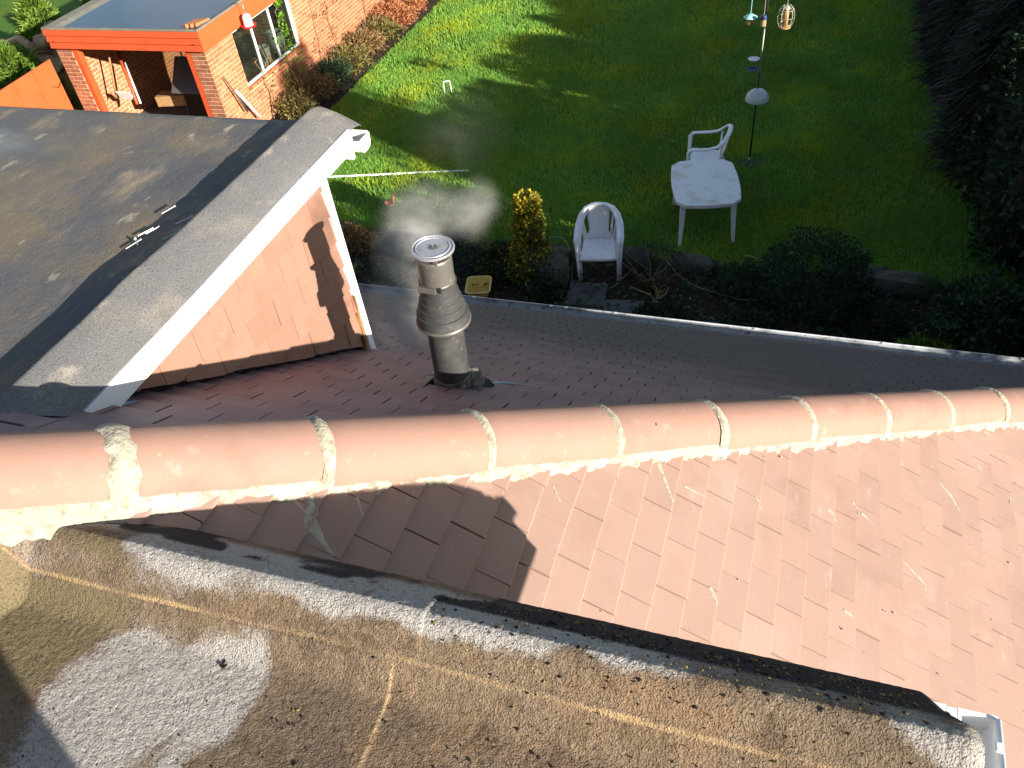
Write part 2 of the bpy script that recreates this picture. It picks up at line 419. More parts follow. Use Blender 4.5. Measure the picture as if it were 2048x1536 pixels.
# ------------------------------------------------------------------ roof geometry constants
PT = R(34.5)
S_, C_ = math.sin(PT), math.cos(PT)
T_ = S_ / C_
DN, DF = -1.770, -.5405
zN = lambda x: (DN - S_ * x) / C_           # height (camera relative) of the near slope at x
zF = lambda y: (DF - S_ * y) / C_           # height of the back slope at y
KH = (DN - DF) / S_                          # on the hip: x - y = KH
XE, YE = 2.98, 4.74                          # eaves of the two slopes
nN = Vector((S_, 0, C_)); nF = Vector((0, S_, C_))

# ------------------------------------------------------------------ ground
gs = 400
me = np_mesh('ground', [(-gs, -gs, 0), (gs, -gs, 0), (gs, gs, 0), (-gs, gs, 0)], [(0, 1, 2, 3)])
tag(obj('ground', me, MT['turf']), kind='structure')
# lawn sheet with gentle undulation
nx, ny = 150, 130
xs = np.linspace(-26, 8, nx); ys = np.linspace(9.3, 34, ny)
X, Y = np.meshgrid(xs, ys)
edge = 9.72 + .10 * np.sin(X * 1.7) + .12 * fbm(X * .9, X * 0 + 3, 3, 5)
Yv = np.where(np.arange(ny)[:, None] == 0, edge, np.maximum(Y, edge + .002 * np.arange(ny)[:, None]))
Z = .012 + .03 * fbm(X * .5, Yv * .5, 3, 2)
V = np.stack([X, Yv, Z], -1).reshape(-1, 3)
idx = np.arange(nx * ny).reshape(ny, nx)
Fq = np.stack([idx[:-1, :-1], idx[:-1, 1:], idx[1:, 1:], idx[1:, :-1]], -1).reshape(-1, 4)
o = obj('lawn', np_mesh('lawn', V, Fq), MT['turf'], smooth=True)
tag(o, kind='structure')
# flower bed sheet between the house and the lawn
nx, ny = 140, 60
xs = np.linspace(-12, 6, nx); ys = np.linspace(4.4, 9.85, ny)
X, Y = np.meshgrid(xs, ys)
Z = .008 + .10 * fbm(X * 2.2, Y * 2.2, 4, 8) * sm(9.85, 9.3, Y)
V = np.stack([X, Y, Z], -1).reshape(-1, 3)
idx = np.arange(nx * ny).reshape(ny, nx)
Fq = np.stack([idx[:-1, :-1], idx[:-1, 1:], idx[1:, 1:], idx[1:, :-1]], -1).reshape(-1, 4)
o = obj('flower_bed', np_mesh('flower_bed', V, Fq), MT['soil'], smooth=True)
tag(o, kind='structure')
# border strip along the garage wall
nx, ny = 14, 80
xs = np.linspace(-10.2, -8.95, nx); ys = np.linspace(11.6, 22, ny)
X, Y = np.meshgrid(xs, ys)
X2 = X + sm(-9.3, -8.95, X) * (.25 * fbm(Y * .8, Y * 0, 3, 4) - .1)
V = np.stack([X2, Y, .055 + .03 * fbm(X * 3, Y * 3, 3, 1) - .06 * sm(-9.1, -8.95, X)], -1).reshape(-1, 3)
idx = np.arange(nx * ny).reshape(ny, nx)
Fq = np.stack([idx[:-1, :-1], idx[:-1, 1:], idx[1:, 1:], idx[1:, :-1]], -1).reshape(-1, 4)
tag(obj('border_bed', np_mesh('border_bed', V, Fq), MT['soil'], smooth=True), kind='structure')

# grass blades
def grass(n, x0, x1, y0, y1, h, seed, keep=None):
    g = np.random.default_rng(seed)
    x = g.uniform(x0, x1, n); y = g.uniform(y0, y1, n)
    ok = y > 9.8 + .12 * np.sin(x * 1.7)
    ok &= ~((x < -8.9) & (y > 11) & (y < 22))
    ok &= g.random(n) < .35 + .65 * sm(.35, .6, fbm(x * 1.5, y * 1.5, 3, 9))
    x, y = x[ok], y[ok]; k = len(x)
    z = .012 + .03 * fbm(x * .5, y * .5, 3, 2)
    a = g.uniform(0, 6.283, k); ln = h * g.uniform(.5, 1.3, k); wd = .0085 * g.uniform(.7, 1.6, k)
    lean = ln * g.uniform(.05, .65, k); b = g.uniform(0, 6.283, k)
    p0 = np.stack([x - np.cos(a) * wd, y - np.sin(a) * wd, z - .005], -1)
    p1 = np.stack([x + np.cos(a) * wd, y + np.sin(a) * wd, z - .005], -1)
    p2 = np.stack([x + np.cos(b) * lean, y + np.sin(b) * lean, z + ln], -1)
    V = np.stack([p0, p1, p2], 1).reshape(-1, 3)
    t = np.repeat(g.uniform(-1, 1, k) * .7 + (fbm(x * .8, y * .8, 3, 12) - .5) * 1.2, 3)
    return V, t
parts = [grass(430000, -9.5, 3.0, 9.8, 16, .065, 1), grass(240000, -9.5, 3.0, 16, 22.5, .07, 2)]
V = np.concatenate([p[0] for p in parts]); tn = np.concatenate([p[1] for p in parts])
o = obj('lawn_grass', np_mesh('lawn_grass', V, np.arange(len(V)).reshape(-1, 3), tn), MT['grass'])
tag(o, 'short green lawn grass, sunlit in two patches near the garage', 'grass', kind='stuff')

# ------------------------------------------------------------------ the house
house = thing('house', (0, 2, 0), 'brown tiled hipped house roof with two felted flat dormers, seen from above', 'house')
def quad_part(name, pts, mat, parent=house):
    return obj(name, np_mesh(name, [tuple(p) for p in pts], [tuple(range(len(pts)))]), mat, parent)
# outer walls under the eaves
mb = MB()
mb.bx((-9, -6, 0), (XE - .35, YE - .35, 3.0 - .12))
mb.build('wall', MT['brick'], house)

tile_var = []
def tile_mesh_data(wd, ln=.20, th=.012, tilt=.085, j=0.0015):
    r = lambda: random.uniform(-j, j)
    hw = wd / 2
    tp = [.0135 + random.uniform(0, .0012) for _ in range(2)]
    e0 = [r() * 2, r() * 2]
    us_ = (-hw + r(), hw + r())
    vs = [(us_[k], e0[k], tp[k] - .0038) for k in (0, 1)]
    vs += [(us_[k], e0[k] + .0042, tp[k]) for k in (0, 1)]
    vs += [(us_[k] + r(), ln, tp[k] - ln * tilt * 1.55) for k in (0, 1)]
    vs += [(us_[k], e0[k], tp[k] - th) for k in (0, 1)]
    vs += [(us_[k], ln, tp[k] - ln * tilt * 1.55 - th) for k in (0, 1)]
    fs = [(0, 1, 3, 2), (2, 3, 5, 4), (6, 7, 1, 0), (4, 5, 9, 8), (7, 6, 8, 9), (1, 7, 9, 5, 3), (6, 0, 2, 4, 8)]
    return vs, fs
def tile_frame(slope, a, b):
    """matrix: local u along the course, v up the slope, w out of the roof. slope N: a = x of lower edge, b = y"""
    if slope == 'N':
        o_ = W(a, b, zN(a)); u = Vector((0, 1, 0)); v = Vector((-C_, 0, S_)); n_ = nN
    else:
        o_ = W(b, a, zF(a)); u = Vector((-1, 0, 0)); v = Vector((0, -C_, S_)); n_ = nF
    M = Matrix.Identity(4)
    for i in range(3):
        M[i][0], M[i][1], M[i][2], M[i][3] = u[i], v[i], n_[i], o_[i]
    return M

def lay_tiles(slope, part_name, label, mat, e_ref, j_ref, gap, skip):
    # batten/underlay sheet just beneath the tiles
    spots = []
    g = .1 * C_
    n0 = int((-2.2 - e_ref) / g) - 1
    for i in range(-60, 70):
        e = e_ref + i * g
        if e > (XE if slope == 'N' else YE) + .03 or e < -1.9: continue
        off = j_ref + (.0825 if i % 2 else 0)
        for j in range(-60, 60):
            b = off + j * .165 + .0825
            # lower edge centre -> plan
            if slope == 'N': x, y = e, b
            else: x, y = b, e
            side = (x - y - KH) * (1 if slope == 'N' else -1)
            if side < -.20: continue
            if skip(x, y): continue
            cutting = side < .22
            M = tile_frame(slope, e, b)
            spots.append((x, y, M, cutting, (M.translation - Vector((0, 0, GZ))).length))
    return spots

def place_tiles(spots, slope, part, mat, wd, limit=300):
    variants = []
    for k in range(10):
        vs, fs = tile_mesh_data(wd)
        me = bpy.data.meshes.new('roof_tile'); me.from_pydata(vs, [], fs); me.update(); me.materials.append(mat)
        variants.append((me, vs, fs))
    vis = [s for s in spots if in_frame(s[2].translation, 40)]
    vis.sort(key=lambda s: s[4])
    single = vis[:limit]
    ids = {id(s) for s in single}
    rest = MB(); tints = []
    nrm = Vector((1, -1, 0)) if slope == 'N' else Vector((-1, 1, 0))
    for s in spots:
        x, y, M, cutting, d = s
        me, vs, fs = random.choice(variants)
        jit = Matrix.Translation((random.uniform(-.0015, .0015), random.uniform(-.002, .002), random.uniform(-.0005, .001))) @ Matrix.Rotation(random.gauss(0, .006), 4, 'Z') @ Matrix.Rotation(random.gauss(0, .006), 4, 'X') @ Matrix.Rotation(random.gauss(0, .006), 4, 'Y')
        MM = M @ jit
        if id(s) in ids and not cutting:
            o = bpy.data.objects.new('roof_tile', me); col.objects.link(o); o.parent = part; o.matrix_basis = MM
            continue
        if cutting:
            bm = bmesh.new()
            bv = [bm.verts.new(MM @ Vector(v)) for v in vs]
            for f in fs: bm.faces.new([bv[i] for i in f])
            geom = bm.verts[:] + bm.edges[:] + bm.faces[:]
            bmesh.ops.bisect_plane(bm, geom=geom, plane_co=(KH, 0, 0), plane_no=nrm, clear_inner=True)
            if not bm.faces:
                bm.free(); continue
            if id(s) in ids:
                m2 = bpy.data.meshes.new('roof_tile'); bm.to_mesh(m2); m2.materials.append(mat)
                o = bpy.data.objects.new('roof_tile', m2); col.objects.link(o); o.parent = part
            else:
                bm.verts.index_update()
                rest.add([v.co for v in bm.verts], [[v.index for v in f.verts] for f in bm.faces]); tints += [random.uniform(-1, 1)] * (len(rest.v) - len(tints))
            bm.free()
        else:
            rest.add([MM @ Vector(v) for v in vs], fs); tints += [random.uniform(-1, 1)] * len(vs)
    if rest.v:
        me = bpy.data.meshes.new('more_roof_tiles'); me.from_pydata([tuple(v) for v in rest.v], [], rest.f); me.update()
        at = me.attributes.new('tint', 'FLOAT', 'POINT'); at.data.foreach_set('value', np.array(tints, np.float32))
        o = obj('more_roof_tiles', me, mat, part); o['kind'] = 'stuff'

# near slope (sunlit) and back slope (in shade): underlay sheets carry the tiles
under = .022
ap = -1.62                                    # where the hip leaves the picture, x
ptsN = [W(x_, y_, zN(x_) - under) for x_, y_ in ((.715 + KH, .715), (XE, XE - KH), (XE, -6), (.05, -6), (.05, .715))]
slopeN = quad_part('roof_slope', ptsN, MT['felt_black'])
tag(slopeN, 'sunlit salmon tiled slope beside the near dormer')
ptsF = [W(ap, ap - KH, zF(ap - KH) - under), W(-9, ap - KH, zF(ap - KH) - under), W(-9, YE, zF(YE) - under), W(YE + KH, YE, zF(YE) - under)]
slopeF = quad_part('roof_slope', ptsF, MT['felt_black'])
tag(slopeF, 'shaded purple brown tiled slope below the hip, running down to the gutter')
DX = -1.665                                    # plane of the far dormer's tiled cheek
def skipN(x, y):
    if y < .66 and x < .12: return True
    if y < .30: return True
    if x < -1.20: return True
    return not in_frame(W(x, y, zN(x)), 260)
def skipF(x, y):
    if x < DX - .09 and y < 2.42: return True
    if y < ap - KH: return True
    if abs(x + 1.035) < .06 and abs(y - 1.95) < .06: return False
    return not in_frame(W(x, y, zF(y)), 260)
sN = lay_tiles('N', '', '', None, -.375, 1.398, .003, skipN)
place_tiles(sN, 'N', slopeN, MT['tile'], .1618)
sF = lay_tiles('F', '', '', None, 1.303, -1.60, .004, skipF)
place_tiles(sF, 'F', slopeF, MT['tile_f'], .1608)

# ---- hip tiles with mortar
dh = Vector((1, 1, -T_)).normalized()
up = Vector((S_, S_, 2 * C_)).normalized()
sd = dh.cross(up).normalized()
if sd.x < 0: sd = -sd                          # towards the near slope
tN = dh.cross(nN).normalized()
if tN.dot(sd) < 0: tN = -tN
tF = dh.cross(nF).normalized()
if tF.dot(sd) > 0: tF = -tF
def hip_at(z): return W((DN - C_ * z) / S_, (DF - C_ * z) / S_, z)
H0 = hip_at(-1.284) - dh * .082                            # the wide joint at the left of the picture
HR, HCZ = .108, -.048
hipr = MB()
for k in range(0, 1): pass
hip_root = None
def hip_pt(u, lat, hgt): return H0 + dh * u + sd * (lat + .008) + up * hgt
# bed of mortar running along both sides of the hip (the part that carries the hip tiles)
us = np.arange(-1.0, 4.15, .005)
def mortar_strip(tdir, nrm_, lat0, wid, seed, raise0, mat, name, fr):
    V = []; Fq = []
    K = 9
    n1 = fbm(us * 9, us * 0 + seed, 4, seed); n2 = fbm(us * 45, us * 0 + seed, 3, seed + 3)
    for i, u in enumerate(us):
        wv = wid * (.55 + .8 * n1[i]) + .026 * (n2[i] - .5)
        if fr is not None: wv += fr(u)
        for k in range(K):
            q = k / (K - 1)
            lat = lat0 + wv * q
            hh = raise0 * (1 - q) ** 1.3 + .012 * (1 - q ** 3) + .005 * (fbm(u * 40, q * 5 + seed, 3, seed) - .5) - (.006 if k == K - 1 else 0)
            p = H0 + dh * u + tdir * lat + nrm_ * (hh + .002)
            V.append(p)
    for i in range(len(us) - 1):
        for k in range(K - 1):
            a = i * K + k
            Fq.append((a, a + 1, a + K + 1, a + K))
    return obj(name, np_mesh(name, V, Fq), mat, None, smooth=True)
def left_fan(u):
    return .022 * float(sm(.10, -.22, u))
bedN = mortar_strip(tN, nN, .104, .044, 3, .010, MT['mortar'], 'mortar_bed', left_fan)
bedF = mortar_strip(tF, nF, .088, .020, 5, .012, MT['mortar_grey'], 'mortar_bed', None)
for b_ in (bedN, bedF):
    b_.parent = house; b_.matrix_parent_inverse = house.matrix_basis.inverted()
tag(bedN, 'pale lumpy mortar bedding along the sunlit side of the hip')
NA = 22
for k in range(-2, 9):
    mbh = MB()
    u0, u1 = k * .45 + .004, k * .45 + .446
    ol, oh, otl = random.gauss(0, .0025), random.gauss(0, .0018), random.gauss(0, .004)
    ring = lambda u, r: [hip_pt(u, math.cos(a) * r + ol + otl * (u - u0), HCZ + math.sin(a) * r + oh + .5 * otl * (u - u0)) for a in np.linspace(-.12, math.pi + .12, NA)]
    dr = random.uniform(-.0012, .0012)
    rows = []
    for q in (0, .012, .15, .5, .85, .988, 1):
        rr = HR + dr - (.003 if q in (0, 1) else 0)
        rows.append(ring(u0 + (u1 - u0) * q, rr))
    rows.append(ring(u1, HR - .014)); rows.append(ring(u0, HR - .014))
    vs = [p for r_ in rows for p in r_]
    fs = []
    for i in range(len(rows)):
        for j in range(NA - 1):
            i2 = (i + 1) % len(rows)
            fs.append((i * NA + j, i * NA + j + 1, i2 * NA + j + 1, i2 * NA + j))
    mbh.add(vs, fs)
    mbh.build('hip_tile', MT['hip'], bedN, smooth=R(35), local=True)
    # mortar joint ring at the upper end of each tile
    wj = .030 if k == 0 else .0175
    V = []; Fq = []
    NB = 40
    for i, q in enumerate(np.linspace(-1, 1, 9)):
        for j, a in enumerate(np.linspace(-.05, math.pi + .05, NB)):
            ns = fbm(a * 6 + k * 9, q * 2 + k, 3, k + 30)
            wv = wj * (.65 + .8 * fbm(a * 3, k * 3.3, 3, k + 8))
            bulge = (.0090 if k != 0 else .0105) * (1 - q * q) + .004 * (ns - .5) - .002
            V.append(hip_pt(k * .45 + q * wv + .004 * math.sin(a * 2), math.cos(a) * (HR + bulge), HCZ + math.sin(a) * (HR + bulge)))
    for i in range(8):
        for j in range(NB - 1):
            Fq.append((i * NB + j, i * NB + j + 1, (i + 1) * NB + j + 1, (i + 1) * NB + j))
    obj('mortar_joint', np_mesh('mortar_joint', V, Fq), MT['mortar'], bedN, smooth=True, local=True)

# mortar smears and crumbs fallen on the tiles
def surfN(p):
    ph = ((-.375 - p.x) / (.1 * C_)) % 1.0
    return .0137 - .0132 * ph
def smear(name, pts, wds, mat, parent, nrm_, thick=.004, seed=0):
    V = []; Fq = []
    pts = [Vector(p) for p in pts]
    n = 26
    for i in range(n):
        q = i / (n - 1) * (len(pts) - 1); a = min(int(q), len(pts) - 2); f = q - a
        p = pts[a].lerp(pts[a + 1], f); t = (pts[a + 1] - pts[a]).normalized(); s_ = t.cross(nrm_)
        wv = (wds[a] * (1 - f) + wds[a + 1] * f) * (.6 + .8 * float(fbm(q * 6, seed, 3, seed)))
        for k in (-1, -.5, 0, .5, 1):
            pp = p + s_ * (k * wv); V.append(pp + nrm_ * (surfN(pp) + .0012 + .0012 * (1 - k * k) - (.002 if abs(k) == 1 else 0)))
    for i in range(n - 1):
        for k in range(4):
            a = i * 5 + k; Fq.append((a, a + 1, a + 6, a + 5))
    return obj(name, np_mesh(name, V, Fq), mat, parent, smooth=True, local=True)
PN = lambda x, y: W(x, y, zN(x))
PF = lambda x, y: W(x, y, zF(y))
smears = [([(-.285, 1.735), (-.25, 1.667), (-.215, 1.60)], [.010, .008, .006]),
          ([(-.98, 1.01), (-.95, .95), (-.885, .905)], [.012, .024, .004]),
          ([(.70, 2.44), (.74, 2.40), (.77, 2.34)], [.006, .009, .003]),
          ([(.86, 2.70), (.90, 2.66)], [.006, .003]), ([(.02, 1.81), (.06, 1.78)], [.006, .003]),
          ([(.26, 1.95), (.30, 1.93)], [.006, .003]), ([(.53, 1.95), (.60, 1.90), (.63, 1.84)], [.003, .006, .002]),
          ([(.33, 1.60), (.36, 1.59)], [.006, .003]), ([(-.07, 1.40), (-.03, 1.33)], [.008, .004]),
          ([(-.52, 1.42), (-.49, 1.38)], [.006, .003]), ([(-.90, 1.07), (-.87, 1.03)], [.006, .003]), ([(-1.0, .98), (-.97, .965)], [.006, .004])]
gs_ = random.Random(77)
for q in range(12):
    x_ = gs_.uniform(-.3, 1.15); y_ = gs_.uniform(max(.95, x_ + .6), x_ - KH - .15)
    dx_, dy_ = gs_.uniform(-.01, .06), gs_.uniform(-.06, .02)
    smears.append(([(x_, y_), (x_ + dx_ * .5, y_ + dy_ * .35), (x_ + dx_, y_ + dy_)], [gs_.uniform(.002, .007), gs_.uniform(.002, .006), .001]))
for i, (pp, ww) in enumerate(smears):
    smear('mortar_smear', [PN(*q) for q in pp], ww, MT['mortar'], bedN, nN, .004, i)
def crumbs(name, n, gen, mat, parent, r0, r1, seed, flat=1.0):
    g = random.Random(seed); mb = MB()
    for i in range(n):
        p = gen(g)
        r = g.uniform(r0, r1)
        M = Matrix.Rotation(g.uniform(0, 6), 3, Vector((g.gauss(0, 1), g.gauss(0, 1), g.gauss(0, 1))).normalized())
        vs = [Vector(v) * r * g.uniform(.7, 1.3) for v in ((1, 0, 0), (-1, 0, 0), (0, 1, 0), (0, -1, 0), (0, 0, .8), (0, 0, -.8))]
        mb.add([p + Vector(((M @ v).x, (M @ v).y, (M @ v).z * flat)) for v in vs], [(0, 2, 4), (2, 1, 4), (1, 3, 4), (3, 0, 4), (2, 0, 5), (1, 2, 5), (3, 1, 5), (0, 3, 5)])
    o = mb.build(name, mat, parent, local=parent.type != 'EMPTY')
    o['kind'] = 'stuff'
    return o
def genN(g):
    while True:
        x = g.uniform(-1.0, 1.4); y = g.uniform(.8, 3.4)
        if x - y - KH > .1 + abs(g.gauss(0, .5)): break
        if x - y - KH > .12: break
    return PN(x, y) + nN * .012
crumbs('mortar_crumbs', 70, genN, MT['mortar'], slopeN, .0012, .0055, 3)
crumbs('mortar_crumbs', 60, lambda g: PF(-.5 + g.uniform(-1.1, 1.0), g.uniform(1.5, 3.4)) + nF * .012, MT['mortar_grey'], slopeF, .002, .006, 4)

# ------------------------------------------------------------------ near dormer (felted flat roof the picture is taken from)
YC, ZC = .672, -1.254                          # crest of the felt kerb
X0, X1 = -1.75, .375
nx, ny = 720, 290
xs = np.linspace(X0, X1, nx)
prof_y = np.concatenate([np.linspace(-.6, .18, 20), np.linspace(.183, .80, ny - 20)])
def kerb_z(y):
    z = -1.362 + .030 * sm(.30, .56, y) * 0 + .108 * sm(.535, YC - .006, y)
    yy = np.maximum(y - YC, 0)
    z = z - np.where(y > YC, 0.62 * yy + 2.6 * yy ** 2, 0)
    return z
X, Y = np.meshgrid(xs, prof_y)
Z = kerb_z(Y)
# right end rounds over towards the gutter
ex = np.maximum(X - (X1 - .03), 0)
Z = Z - 14 * ex ** 2
# corner rounding
Yr = Y - .05 * sm(X1 - .06, X1, X) * sm(.70, .80, Y)
# felt rises with the slope at the left
xh = (X + Yr + KH) / 2
Dh = np.maximum((X - Yr - KH) / math.sqrt(2), 0)
fil = (DN - S_ * xh) / C_ - .045 - 2.4 * np.maximum(Dh - .105, 0)
kk = .02
Z = np.where(np.abs(fil - Z) < kk, np.maximum(fil, Z) + (kk - np.abs(fil - Z)) ** 2 / (4 * kk), np.maximum(fil, Z))
# seams: felt laps
def step(d, wd, hgt): return hgt * sm(-wd, 0, d)
seam_y = .603 + .010 * (fbm(X * 3, X * 0, 3, 2) - .5)
lap = step(Yr - seam_y, .004, .0070)
Z = Z + lap
lapx = -.545 + .006 * (fbm(Yr * 6, Yr * 0, 2, 5) - .5)
Z = Z + step(lapx - X, .004, .004) * sm(.600, .594, Yr)
lapx2 = -.497 + .006 * (fbm(Yr * 9, Yr * 0, 2, 6) - .5)
Z = Z - step(X - lapx2, .004, .0045) * sm(.603, .609, Yr) * .9
# lumpy surface
Z = Z + .0030 * (fbm(X * 7, Yr * 7, 3, 21) - .5) + .0022 * (fbm(X * 130, Yr * 130, 2, 22) - .5) + .010 * (fbm(X * 2.2, Yr * 2.2, 2, 23) - .5) * sm(.58, .4, Yr)
wx = X + .06 * (fbm(X * 9, Yr * 9, 5, 31) - .5) + .012 * (fbm(X * 90, Yr * 90, 2, 33) - .5); wy = Yr + .06 * (fbm(X * 9, Yr * 9, 5, 32) - .5) + .012 * (fbm(X * 90, Yr * 90, 2, 34) - .5)
def poly_mask(px, py, poly, soft):
    d = np.full(px.shape, 1e9); inside = np.zeros(px.shape, bool)
    n = len(poly)
    for i in range(n):
        x1, y1 = poly[i]; x2, y2 = poly[(i + 1) % n]
        ex_, ey_ = x2 - x1, y2 - y1
        t = np.clip(((px - x1) * ex_ + (py - y1) * ey_) / (ex_ ** 2 + ey_ ** 2), 0, 1)
        d = np.minimum(d, np.hypot(px - x1 - t * ex_, py - y1 - t * ey_))
        c = ((y1 > py) != (y2 > py)) & (px < (x2 - x1) * (py - y1) / (y2 - y1 + 1e-12) + x1)
        inside ^= c
    return sm(-soft, soft, np.where(inside, d, -d))
pale = poly_mask(wx, wy, [(-1.184, .396), (-1.155, .48), (-1.085, .58), (-.952, .585), (-.80, .585), (-.79, .534), (-.80, .414), (-.845, .34), (-.93, .2), (-1.13, .2)], .034)
band_lo = np.interp(X, [-1.5, -1.0, -.93, -.8, -.55, -.45, -.2, 0, .2, .3, .4], [.60, .605, .620, .635, .650, .648, .660, .675, .68, .64, .62]) + .03 * (fbm(X * 12, Yr * 12, 3, 41) - .5)
pale = np.maximum(pale, sm(-.022, .022, wy - band_lo) * sm(.80, .735, Yr) * (1 - .5 * sm(-.2, .0, X) * sm(.33, .2, X)))
pale = np.maximum(pale, .55 * sm(.22, .375, X) * sm(.45, .7, Yr))
pale = pale * (.45 + .9 * fbm(X * 12, Yr * 12, 5, 51))
pale = pale * (1 - .55 * sm(.56, .68, fbm(X * 5.5 - Yr * 3, Yr * 5, 3, 53)))
olive = np.maximum(poly_mask(wx, wy, [(-1.6, .3), (-1.2, .38), (-1.15, .5), (-1.07, .6), (-1.5, .6)], .03), poly_mask(wx, wy, [(-1.30, .63), (-1.24, .68), (-1.15, .68), (-1.10, .63)], .03) * 1.0)
pale = pale * (1 - .9 * poly_mask(wx, wy, [(-1.29, .625), (-1.24, .685), (-1.16, .68), (-1.09, .62)], .02))
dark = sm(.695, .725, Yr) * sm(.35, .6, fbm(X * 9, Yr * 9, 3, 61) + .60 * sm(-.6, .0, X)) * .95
ochre = .8 * np.exp(-((Yr - seam_y + .003) / .0042) ** 2) * (1.3 * fbm(X * 7, Yr * 3, 4, 71) + .25) + .7 * np.exp(-((X - lapx) / .004) ** 2) * sm(.60, .59, Yr) * fbm(X * 7, Yr * 9, 3, 72) * 1.6
V = np.stack([X, Yr, Z + GZ], -1).reshape(-1, 3)
# felt drip: fold the outer row down
idx = np.arange(nx * len(prof_y)).reshape(len(prof_y), nx)
Fq = np.stack([idx[:-1, :-1], idx[:-1, 1:], idx[1:, 1:], idx[1:, :-1]], -1).reshape(-1, 4)
me = np_mesh('near_dormer_roof', V, Fq)
for nm, arr in (('pale', pale), ('olive', olive), ('dark', dark), ('ochre', ochre)):
    at = me.attributes.new(nm, 'FLOAT', 'POINT'); at.data.foreach_set('value', arr.astype(np.float32).ravel())
roof2 = obj('dormer_roof', me, MT['felt_near'], house, smooth=True)
tag(roof2, 'mottled brown and pale grey mineral felt flat roof in the foreground')
# edge drip and body under the felt
mb = MB()
mb.bx((-1.05, -.6, 0 + GZ - 1.47), (.355, .772, GZ - 1.385)); mb.build('dormer_deck', MT['felt_black'], house)
mb = MB(); mb.prism([W(-1.1, .560, -1.374), W(-1.1, .65, -1.282), W(-1.1, .675, -1.272), W(-1.1, .764, -1.356), W(-1.1, .768, -1.3845), W(-1.1, .560, -1.3845)], (1.455, 0, 0)); mb.build('kerb_core', MT['timber_dark'], house)
mb = MB(); mb.bx((-1.0, -.6, GZ - 1.3845), (.350, .559, GZ - 1.376)); mb.build('dormer_deck', MT['timber_dark'], house)
mb = MB(); mb.bx((-1.0, -.6, GZ - 2.4), (.06, .70, GZ - 1.471)); mb.build('dormer_wall', MT['tile_w'], house)
mb = MB(); mb.bx((.357, -.6, GZ - 1.52), (.372, .785, GZ - 1.375)); mb.bx((-1.0, .776, GZ - 1.50), (.3565, .788, GZ - 1.375)); mb.build('dormer_fascia', MT['white'], house)
# white gutter at the right end of the near dormer
def gutter(name, p0, p1, out, wd, dp, parent, mats, label, brackets, capends=True, th=.004, outside=None):
    """open trough from p0 to p1, 'out' points away from the wall"""
    p0, p1, out = Vector(p0), Vector(p1), Vector(out).normalized()
    ax = (p1 - p0).normalized(); zz = Vector((0, 0, 1))
    prof = [(0, 0), (.04, -.72), (.16, -.95), (.5, -1.0), (.84, -.9), (.97, -.6), (1.0, 0)]
    prof = [(a * wd, b * dp) for a, b in prof]
    inner = [(a + (th if a < wd / 2 else -th), b + (th if b < -.3 * dp else 0)) for a, b in prof]
    loop = prof + inner[::-1]
    vs = []
    for p in (p0, p1):
        for a, b in loop: vs.append(p + out * a + zz * b)
    n = len(loop); fs = [(k, (k + 1) % n, n + (k + 1) % n, n + k) for k in range(n)]
    fs += [tuple(range(n)), tuple(range(2 * n - 1, n - 1, -1))]
    mb = MB().add(vs, fs)
    g = mb.build(name, mats[0], parent, smooth=R(40))
    tag(g, label)
    # front rolled lip
    MB().tube([p0 + out * wd, p1 + out * wd], th * 1.3, 8).build('gutter_lip', mats[0], g, smooth=True, local=True)
    if capends:
        for p, s_ in ((p0, -1), (p1, 1)):
            m_ = MB(); pv = [p + ax * (s_ * .001) + out * a * 1.02 + zz * (b * 1.04) for a, b in prof]
            m_.prism(pv, ax * (s_ * .006)); m_.build('end_cap', mats[0], g, local=True)
    for q in brackets:
        p = p0.lerp(p1, q)
        m_ = MB()
        fr_ = Matrix((ax, out, zz)).transposed()
        k_ = min(1, wd / .1)
        m_.box(p + out * (wd + .004 * k_) + zz * (-.010), (.030 * k_, .008, .030 * k_), fr_)
        m_.box(p + out * (wd * .93) + zz * .004, (.031 * k_, wd * .22, .006), fr_)
        m_.build('gutter_clip', mats[1], g, bevel=.003, local=True)
    return g
g2 = gutter('dormer_gutter', W(.376, .784, -1.382), W(.376, -.6, -1.382), (1, 0, 0), .058, .052, house, (MT['white'], MT['white']), 'white plastic gutter end at the corner of the near dormer', (.035,))
# inside silt
mb = MB(); mb.bx((.385, -.55, GZ - 1.430), (.425, .77, GZ - 1.426)); mb.build('gutter_silt', MT['gutter_in'], g2, local=True)

# moss clumps and grit on the felt
def moss_gen(lo, hi):
    def f(g):
        while True:
            x = g.uniform(-.75, .30); y = g.uniform(.30, .775)
            dens = (.25 + .75 * (x + .75) / 1.1) * (1.0 if y > .70 else .25 if y > .6 else .12)
            if .70 < y: dens *= 1.0
            if g.random() < dens: break
        return W(x, y, float(kerb_z(np.array(y))) + .0035)
    return f
crumbs('moss_clumps', 520, moss_gen(0, 1), MT['moss'], roof2, .0015, .0045, 11, .6)
crumbs('moss_clumps', 260, moss_gen(0, 1), MT['moss_black'], roof2, .0020, .0060, 12, .25)
crumbs('grit', 160, lambda g: W(g.uniform(-1.25, .2), g.uniform(.28, .7), 0) * 1.0 + Vector((0, 0, 0)) if False else (lambda x, y: W(x, y, float(kerb_z(np.array(y))) + .0045))(g.uniform(-1.2, .2), g.uniform(.28, .70)), MT['moss_black'], roof2, .0010, .0034, 13, .25)
# one dark lump on the pale patch
crumbs('moss_lump', 14, lambda g: W(-.868 + g.gauss(0, .004), .530 + g.gauss(0, .003), -1.356 + g.uniform(0, .004)), MT['moss_black'], roof2, .002, .0045, 14, .35)

